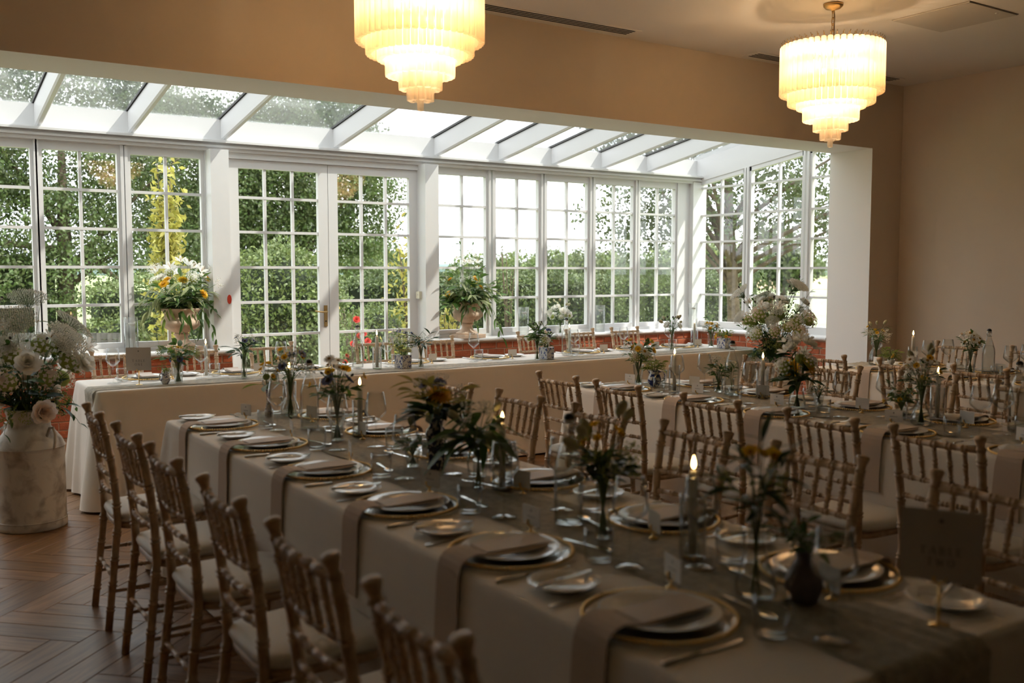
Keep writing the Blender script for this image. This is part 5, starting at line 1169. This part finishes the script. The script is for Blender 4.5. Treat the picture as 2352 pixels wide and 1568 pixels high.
# floating-candle cylinders and the bridal bouquet on the sill
def tallglass(x, y, label):
    t = thing('cylinder_vase', label, 'vase', (x, y, ZS+.0005), 0, 'floating candle cylinders on the sill')
    g = G(); g.lathe([(0, 0), (.059, 0), (.062, .004), (.062, .33), (.0595, .33), (.0595, .008), (0, .008)], 32); ob('body', g.mesh('body', M['ware']), t)
    g = G(); g.lathe([(0, .009), (.059, .009), (.059, .27), (0, .27)], 28); ob('water', g.mesh('water', M['water']), t)
    c = thing('floating_candle', 'white floating candle inside the '+label, 'candle', (x+.008, y-.006, ZS+.262), 0, 'floating candles on the sill')
    g = G(); g.lathe([(0, -.018), (.016, -.016), (.030, -.002), (.033, .008), (.031, .012), (0, .011)], 20); ob('wax', g.mesh('wax', M['wax']), c)
    g = G(); g.tube([(0, 0, .010), (.001, 0, .020)], .0009, 5); ob('wick', g.mesh('wick', M['wick']), c)
tallglass(1.985, 9.36, 'tall water-filled cylinder behind the TABLE ONE sign')
tallglass(6.385, 9.36, 'tall water-filled cylinder beside the trailing urn')
tallglass(7.535, 9.36, 'tall water-filled cylinder between bouquet and corner')
tallglass(9.06, 9.30, 'tall water-filled cylinder in the sill corner')
vase('cylinder', 6.93, 9.37, 'short glass of water holding the bridal bouquet on the sill', ZS+.0005, 1.0)
posy('round bridal bouquet of white and cream roses on the window sill', 6.93, 9.37, ZS+.0005, .13, .022, [('peonyw', 6, .85, .24, .33, .13, 'm', 1, .06), ('cluster', 4, .8, .22, .30, .13, 'm', 1, .06), ('tail', 4, 1.2, .34, .42, .16, 'slim', 0, .05), (None, 8, 1, .2, .36, .16, 'slimd', 4, .055)], 83)

# ------------------------------------------------------------------ the garden and the view
def quads(name, mat, V):
    """V: (N,4,3) array of leaf quads -> one mesh"""
    N = len(V); me = bpy.data.meshes.new(name); me.vertices.add(4*N); me.vertices.foreach_set('co', V.reshape(-1).astype(np.float32))
    me.loops.add(4*N); me.loops.foreach_set('vertex_index', np.arange(4*N, dtype=np.int32))
    me.polygons.add(N); me.polygons.foreach_set('loop_start', np.arange(0, 4*N, 4, dtype=np.int32))
    try: me.polygons.foreach_set('loop_total', np.full(N, 4, dtype=np.int32))
    except Exception: pass
    me.materials.append(mat); me.update(calc_edges=True); me.validate(); return me
def leaves(P, size, rng, asp=.55, out=None, up=.25):
    N = len(P); d = rng.normal(size=(N, 3)); d[:, 2] -= .25
    if out is not None: d += out*1.0
    d /= np.linalg.norm(d, axis=1)[:, None]; q = rng.normal(size=(N, 3)); q[:, 2] += up*2
    s = np.cross(d, q); s /= np.linalg.norm(s, axis=1)[:, None]+1e-9; nrm = np.cross(s, d)
    L = size*rng.uniform(.7, 1.3, N)[:, None]; a = P-d*L*.5; b = P+s*L*asp*.5+nrm*L*.08; c = P+d*L*.5; e = P-s*L*asp*.5+nrm*L*.08
    return np.stack([a, b, c, e], axis=1)
def crown(rng, blobs, ncl, per, cr):
    """twig clusters over the shells of a few blobs"""
    pts = []; w = np.array([b[3]*b[4] for b in blobs]); w = w/w.sum(); k = rng.choice(len(blobs), ncl, p=w)
    for i in k:
        x, y, z, rx, rz = blobs[i]; v = rng.normal(size=3); v /= np.linalg.norm(v); r = rng.uniform(.45, 1.0)**.5
        pts.append((x+v[0]*rx*r, y+v[1]*rx*r, z+v[2]*rz*r))
    C = np.array(pts); P = np.repeat(C, per, axis=0)+rng.normal(size=(ncl*per, 3))*np.array([cr, cr, cr*.6]); return C, P
def tree(name, label, x, y, blobs, ncl, per, cr, ls, mat, trunk, seed, group='garden trees', gz=-.1, limbs=8):
    rng = np.random.default_rng(seed); t = thing(name, label, 'tree', (x, y, gz), 0, group)
    C, P = crown(rng, blobs, ncl, per, cr)
    o = ob('foliage', quads('foliage', M[mat], leaves(P, ls, rng)), t); o['kind'] = 'stuff'
    r0, h = trunk; g = G(); top = Vector((blobs[0][0], blobs[0][1], max(h, blobs[0][2])))
    g.tube([(0, 0, -.1), (.03*r0, 0, .35), (top.x*.15, top.y*.15, h*.5), (top.x*.5, top.y*.5, h), top], [r0*1.35, r0, r0*.85, r0*.7, r0*.25], 10)
    ob('trunk', g.mesh('trunk', M['bark']), t)
    sel = C[rng.choice(len(C), min(limbs, len(C)), replace=False)]
    for c in sel:
        g = G(); s0 = Vector((top.x*.3, top.y*.3, h*rng.uniform(.55, 1.05))); e = Vector(c); m = s0.lerp(e, .5)+Vector((rng.normal()*.15, rng.normal()*.15, .25))
        g.tube(bend(s0, m, e, 7), [r0*.42, r0*.34, r0*.27, r0*.2, r0*.14, r0*.09, r0*.05], 6); ob('branch', g.mesh('branch', M['bark']), t)
    return t
def world(px, py, depth):
    d = _f+_r*((px-1176)/FPX)-_u*((py-784)/FPX); p = Vector((0, 0, EYE))+d*depth; return p
GZ = -.12
# ground
g = G(); n = 40; vs = [(0, 0, GZ)]
g.box(-600, 900, 9.75, 1200, GZ-.5, GZ); g.box(9.85, 900, -300, 9.75, GZ-.5, GZ); g.box(-600, -3.4, -300, 9.75, GZ-.5, GZ)
o = ob('lawn', g.mesh('lawn', M['grass'])); o['kind'] = 'structure'; tag(o, 'green lawn and meadow outside the conservatory', 'grass')
def patch(pts, mat, label, dz):
    g = G(); g.add([(p[0], p[1], GZ+dz) for p in pts], [list(range(len(pts)))]); o = ob('field', g.mesh('field', mat)); o['kind'] = 'structure'; tag(o, label, 'field')
def dirp(px, dist): p = world(px, 622, dist); return (p.x, p.y)
patch([dirp(1380, 85), dirp(2100, 85), dirp(2100, 190), dirp(1380, 190)], M['wheat'], 'pinkish ripe wheat field beyond the meadow', .03)
patch([dirp(1380, 24), dirp(2100, 24), dirp(2100, 84), dirp(1380, 84)], M['meadow'], 'pale green meadow beyond the end windows', .02)
# distant wooded hills, their colour carrying the aerial haze
def ridge(dist, h, w0, w1, mat, label, seed, base=0.0):
    rnd = random.Random(seed); g = G(); n = 60; vs = []
    for i in range(n+1):
        px = w0+(w1-w0)*i/n; p = world(px, 622, dist); q = world(px, 622, dist*1.25)
        z = base+h*(.6+.25*math.sin(i*.21+seed)+.12*math.sin(i*.63+seed*2)+rnd.uniform(-.04, .04))
        vs += [(p.x, p.y, GZ), (p.x, p.y, GZ+z*.55), (q.x, q.y, GZ+z)]
    fs = []
    for i in range(n): a = 3*i; fs += [(a, a+3, a+4, a+1), (a+1, a+4, a+5, a+2)]
    g.add(vs, fs, 0, True); o = ob('hills', g.mesh('hills', mat)); o['kind'] = 'structure'; tag(o, label, 'hills')
ridge(700, 13, -900, 3200, M['far'], 'long haze-tinted wooded ridge on the horizon', 3)
ridge(330, 4.6, -900, 3200, M['far'], 'lower wooded rise in front of the ridge', 8)
# hedge behind the lawn, in two lengths
def hedge(name, label, x0, x1, y0, y1, h, n, seed, mat='hedge', ls=.07):
    rng = np.random.default_rng(seed); t = thing(name, label, 'hedge', ((x0+x1)/2, (y0+y1)/2, GZ), 0, 'clipped garden hedges')
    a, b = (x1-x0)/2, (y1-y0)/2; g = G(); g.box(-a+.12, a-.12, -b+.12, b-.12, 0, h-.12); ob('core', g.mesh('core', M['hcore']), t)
    m = n//2; P1 = np.stack([rng.uniform(-a, a, m), rng.normal(-b, .09, m), rng.uniform(.02, h, m)], 1); P2 = np.stack([rng.uniform(-a, a, n-m), rng.uniform(-b, b, n-m), rng.normal(h, .07, n-m)], 1)
    P = np.concatenate([P1, P2]); bmp = .10*np.sin(P[:, 0]*2.1+seed)+.06*np.sin(P[:, 0]*5.3); P[:, 2] += bmp*(P[:, 2]/h); P[:, 1] += .08*np.sin(P[:, 0]*3.1+P[:, 2]*4)
    o = ob('foliage', quads('foliage', M[mat], leaves(P, ls, rng)), t); o['kind'] = 'stuff'; return t
hedge('garden_hedge', 'long clipped hedge across the lawn right of the doors', 7.3, 17.5, 15.6, 16.8, 1.46, 26000, 4)
hedge('garden_hedge', 'paler clipped hedge seen through the right french door', 3.2, 9.0, 18.0, 19.0, 1.36, 9000, 5, 'bush')
hedge('garden_hedge', 'dark hedge behind the lawn left of the doors', -9.0, 3.4, 22.5, 23.6, 2.0, 22000, 6)
# round clipped bush in front of the left door leaf
def bush(name, label, x, y, rx, rz, n, mat, ls, seed, cat='bush', core=True, grp='garden shrubs'):
    rng = np.random.default_rng(seed); t = thing(name, label, cat, (x, y, GZ), 0, grp)
    v = rng.normal(size=(n, 3)); v /= np.linalg.norm(v, axis=1)[:, None]; r = rng.normal(1.0, .07, n)[:, None]
    lump = 1+.07*np.sin(v[:, :1]*7+seed)+.06*np.sin(v[:, 1:2]*9+1)+.05*np.sin(v[:, 2:]*11)
    P = v*r*lump*np.array([rx, rx, rz])+np.array([0, 0, rz*.9]); P = P[P[:, 2] > .02]; 
    o = ob('foliage', quads('foliage', M[mat], leaves(P, ls, rng, out=P-np.array([0, 0, rz*.9]))), t); o['kind'] = 'stuff'
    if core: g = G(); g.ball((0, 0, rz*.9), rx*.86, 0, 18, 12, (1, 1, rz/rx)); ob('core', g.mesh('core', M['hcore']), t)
    else: g = G(); g.tube([(0, 0, 0), (.03, 0, rz*.8), (0, .02, rz*1.5)], [.02, .015, .006], 6); ob('stem', g.mesh('stem', M['bark']), t)
    return t
p = world(640, 700, 16.6); bush('round_bush', 'large rounded clipped bush outside the left french door', p.x, p.y, 1.02, 1.06, 15000, 'bush', .075, 7)
p = world(455, 700, 19); bush('round_bush', 'darker rounded bush left of the clipped bush', p.x, p.y, .9, .62, 6000, 'hedge', .075, 12)
p = world(262, 720, 17); bush('round_bush', 'low rounded bush behind the timber fence', p.x, p.y, .55, .42, 4000, 'bush', .07, 13)
# big garden trees
p = world(150, 622, 21)
tree('garden_tree', 'spreading broadleaf tree outside the windows behind the milk churn', p.x, p.y, [(0, 0, 4.6, 2.6, 1.9), (-2.6, -.6, 4.0, 2.1, 1.6), (2.1, .3, 3.6, 2.0, 1.7), (-.8, -.8, 2.5, 2.0, .9), (1.6, -1, 2.2, 1.3, .7), (0, .6, 5.8, 2.4, 1.2), (-3.2, -1, 2.3, 1.5, .9), (3.0, 0, 2.6, 1.3, 1.0), (0, -1.5, 1.5, 2.6, .7)], 2300, 34, .21, .085, 'tree1', (.22, 2.2), 31)
p = world(-260, 622, 19)
tree('garden_tree', 'broadleaf tree at the edge of the view past the churn', p.x, p.y, [(0, 0, 4.0, 2.4, 2.4), (1.4, .4, 3.0, 1.5, 1.4), (0, 0, 2.2, 1.6, .9)], 600, 34, .21, .085, 'tree1', (.2, 1.9), 36)
p = world(700, 622, 25)
tree('garden_tree', 'tall broadleaf tree filling the view through the french doors', p.x, p.y, [(0, 0, 4.2, 2.2, 1.9), (-1.5, -.3, 3.2, 1.7, 1.5), (1.3, .2, 3.4, 1.5, 1.7), (0, -.5, 2.1, 1.9, .9), (.2, .6, 5.4, 1.9, 1.0)], 1900, 34, .21, .095, 'tree1', (.24, 2.0), 32)
p = world(470, 622, 27)
tree('garden_tree', 'broadleaf tree standing between the urn window and the doors', p.x, p.y, [(0, 0, 4.4, 2.2, 2.0), (.2, 0, 2.6, 1.9, 1.3), (-.6, .4, 5.6, 1.7, 1.0)], 1100, 34, .22, .095, 'tree1', (.2, 2.0), 33)
# oak outside the corner and end windows
p = world(1690, 622, 15.6)
tree('oak_tree', 'mature oak with a thick trunk outside the corner windows', p.x, p.y, [(0, .3, 4.6, 2.4, 1.5), (-1.15, 1.5, 3.2, .8, 1.3), (-.5, .9, 3.1, .8, 1.1), (-.75, 1.0, 2.0, .7, .7), (.9, -1.5, 3.3, 1.6, 1.1), (1.8, -.2, 2.7, 1.2, .8), (.2, 0, 2.7, 1.2, .7), (1.4, -1.6, 2.2, 1.0, .6)], 800, 30, .17, .08, 'tree2', (.118, 2.3), 34, limbs=22)
# near yellow shrub against the window, small sapling, roses, orange shrub
def shrub(name, label, x, y, h, n, mat, ls, spread, seed, cat='shrub', flowers=None, nf=0):
    rng = np.random.default_rng(seed); rnd = random.Random(seed); t = thing(name, label, cat, (x, y, GZ), 0, 'garden shrubs'); P = []
    for k in range(7):
        a = 2*PI*k/7+rnd.random(); top = Vector((spread*.6*math.cos(a)*rnd.uniform(.3, 1), spread*.6*math.sin(a)*rnd.uniform(.3, 1), h*rnd.uniform(.75, 1)))
        pts = bend(Vector((0, 0, 0)), Vector((top.x*.3, top.y*.3, h*.5)), top, 8); g = G(); g.tube(pts, [.016*(1-.1*i) for i in range(8)], 5); ob('stem', g.mesh('stem', M['bark']), t)
        for _ in range(n//7):
            f = rnd.uniform(.25, 1)*7; i = min(6, int(f)); c = pts[i].lerp(pts[i+1], f-i); P.append((c.x+rnd.gauss(0, spread*.33), c.y+rnd.gauss(0, spread*.33), c.z+rnd.gauss(0, .12)))
    o = ob('foliage', quads('foliage', M[mat], leaves(np.array(P), ls, rng, .42)), t); o['kind'] = 'stuff'
    for k in range(nf):
        q = P[rnd.randrange(len(P))]; ob('bloom', flowers, t, (q[0], q[1]-spread*.3, q[2]), aim((rnd.uniform(-.5, .5), -1, .4)), rnd.uniform(.7, 1.2))
    return t
p = world(385, 622, 12.2); shrub('yellow_shrub', 'tall yellow-leaved shrub just outside the urn window', p.x, p.y, 3.0, 1300, 'lf_y', .115, .27, 41)
p = world(940, 622, 13.2); shrub('orange_shrub', 'thin orange-tinted shrub outside the right french door', p.x, p.y, 2.3, 560, 'lf_y', .09, .34, 42)
p = world(1022, 622, 12.0); shrub('yellow_shrub', 'yellow-green shrub low outside the window behind the right urn', p.x, p.y, 1.25, 420, 'lf_y', .10, .3, 43)
p = world(1165, 622, 14.2); shrub('sapling', 'slender pale birch sapling in front of the hedge', p.x, p.y, 2.05, 300, 'bush', .055, .34, 44, 'sapling')
M['rose'] = pm('red_rose', (.55,.04,.03), .5, trl=.2)
g = G()
for lay, (n_, lift, L) in enumerate(((7, .3, 1), (6, .8, .8), (4, 1.3, .5))):
    for i in range(n_): petal(g, 2*PI*i/n_+lay*.5, .055*L, .05, lift, .1)
rose = g.mesh('rose', [M['rose']])
p = world(805, 622, 14.5); shrub('rose_bush', 'rose bush with red blooms outside the right french door', p.x, p.y, 1.15, 700, 'bush', .06, .42, 45, 'rose bush', rose, 12)
p = world(860, 622, 16.0); bush('round_bush', 'small rounded bush behind the red roses', p.x, p.y, .5, .55, 4000, 'bush', .06, 14)
# weathered timber rails and post on the lawn left
tf = thing('timber_fence', 'weathered dark timber fence across the lawn behind the churn window', 'fence', (0, 0, GZ))
a, b = world(20, 622, 15.5), world(300, 622, 15.5)
for k in range(12):
    q = a.lerp(b, k/11); g = G(); g.box(q.x-.045, q.x+.045, q.y-.03, q.y+.03, 0, .62); ob('post', g.mesh('post', M['fence']), tf)
for z in (.08, .19, .30, .41, .52):
    g = G(); d = (b-a).normalized(); nn = Vector((-d.y, d.x, 0))*.02
    g.add([(v.x, v.y, zz) for zz in (z, z+.10) for v in (a-nn, b-nn, b+nn, a+nn)], [(0, 3, 2, 1), (4, 5, 6, 7), (0, 1, 5, 4), (1, 2, 6, 5), (2, 3, 7, 6), (3, 0, 4, 7)]); ob('rail', g.mesh('rail', M['fence']), tf)
# distant hedgerow trees
dt = None; rr = random.Random(9)
protos = []
for s in range(3):
    rng = np.random.default_rng(60+s); t = thing('hedgerow_tree', 'x', 'tree', (0, 0, GZ), 0, 'distant hedgerow trees')
    C, P = crown(rng, [(0, 0, 3.4, 2.2, 1.9), (1.1, .4, 2.6, 1.5, 1.3), (-1.2, -.3, 2.6, 1.4, 1.4), (0, 0, 1.4, 2.0, 1.2)], 150, 16, .42)
    o = ob('foliage', quads('foliage', M['tree2' if s else 'bush'], leaves(P, .34, rng, .8)), t); o['kind'] = 'stuff'
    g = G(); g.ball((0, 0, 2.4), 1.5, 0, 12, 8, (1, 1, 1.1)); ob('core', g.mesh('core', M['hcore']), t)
    g = G(); g.tube([(0, 0, 0), (0, 0, 2.2)], .22, 8); ob('trunk', g.mesh('trunk', M['bark']), t); protos.append(Proto(t))
for i, (px, d, s) in enumerate([(1075, 70, .55), (1120, 62, .5), (1165, 80, .62), (1195, 58, .52), (1240, 95, .6), (1262, 60, .58), (1290, 75, .62), (1335, 110, .7), (1350, 64, .6), (1395, 90, .66), (1420, 120, .8), (1455, 78, .6), (1520, 85, .7), (1560, 100, .8), (1625, 95, .95), (1650, 82, .9), (1800, 62, .85), (1835, 200, 1.0), (1880, 215, 1.0), (1930, 190, .9), (1740, 205, 1.0), (1700, 200, 1.1), (860, 75, .7), (900, 90, .8), (830, 62, .6)]):
    q = world(px, 622, d); protos[i % 3].put((q.x, q.y, GZ), rr.random()*6, ('pale' if i % 3 == 0 else 'dark')+' distant hedgerow tree beyond the garden hedge', 'distant hedgerow trees', s)
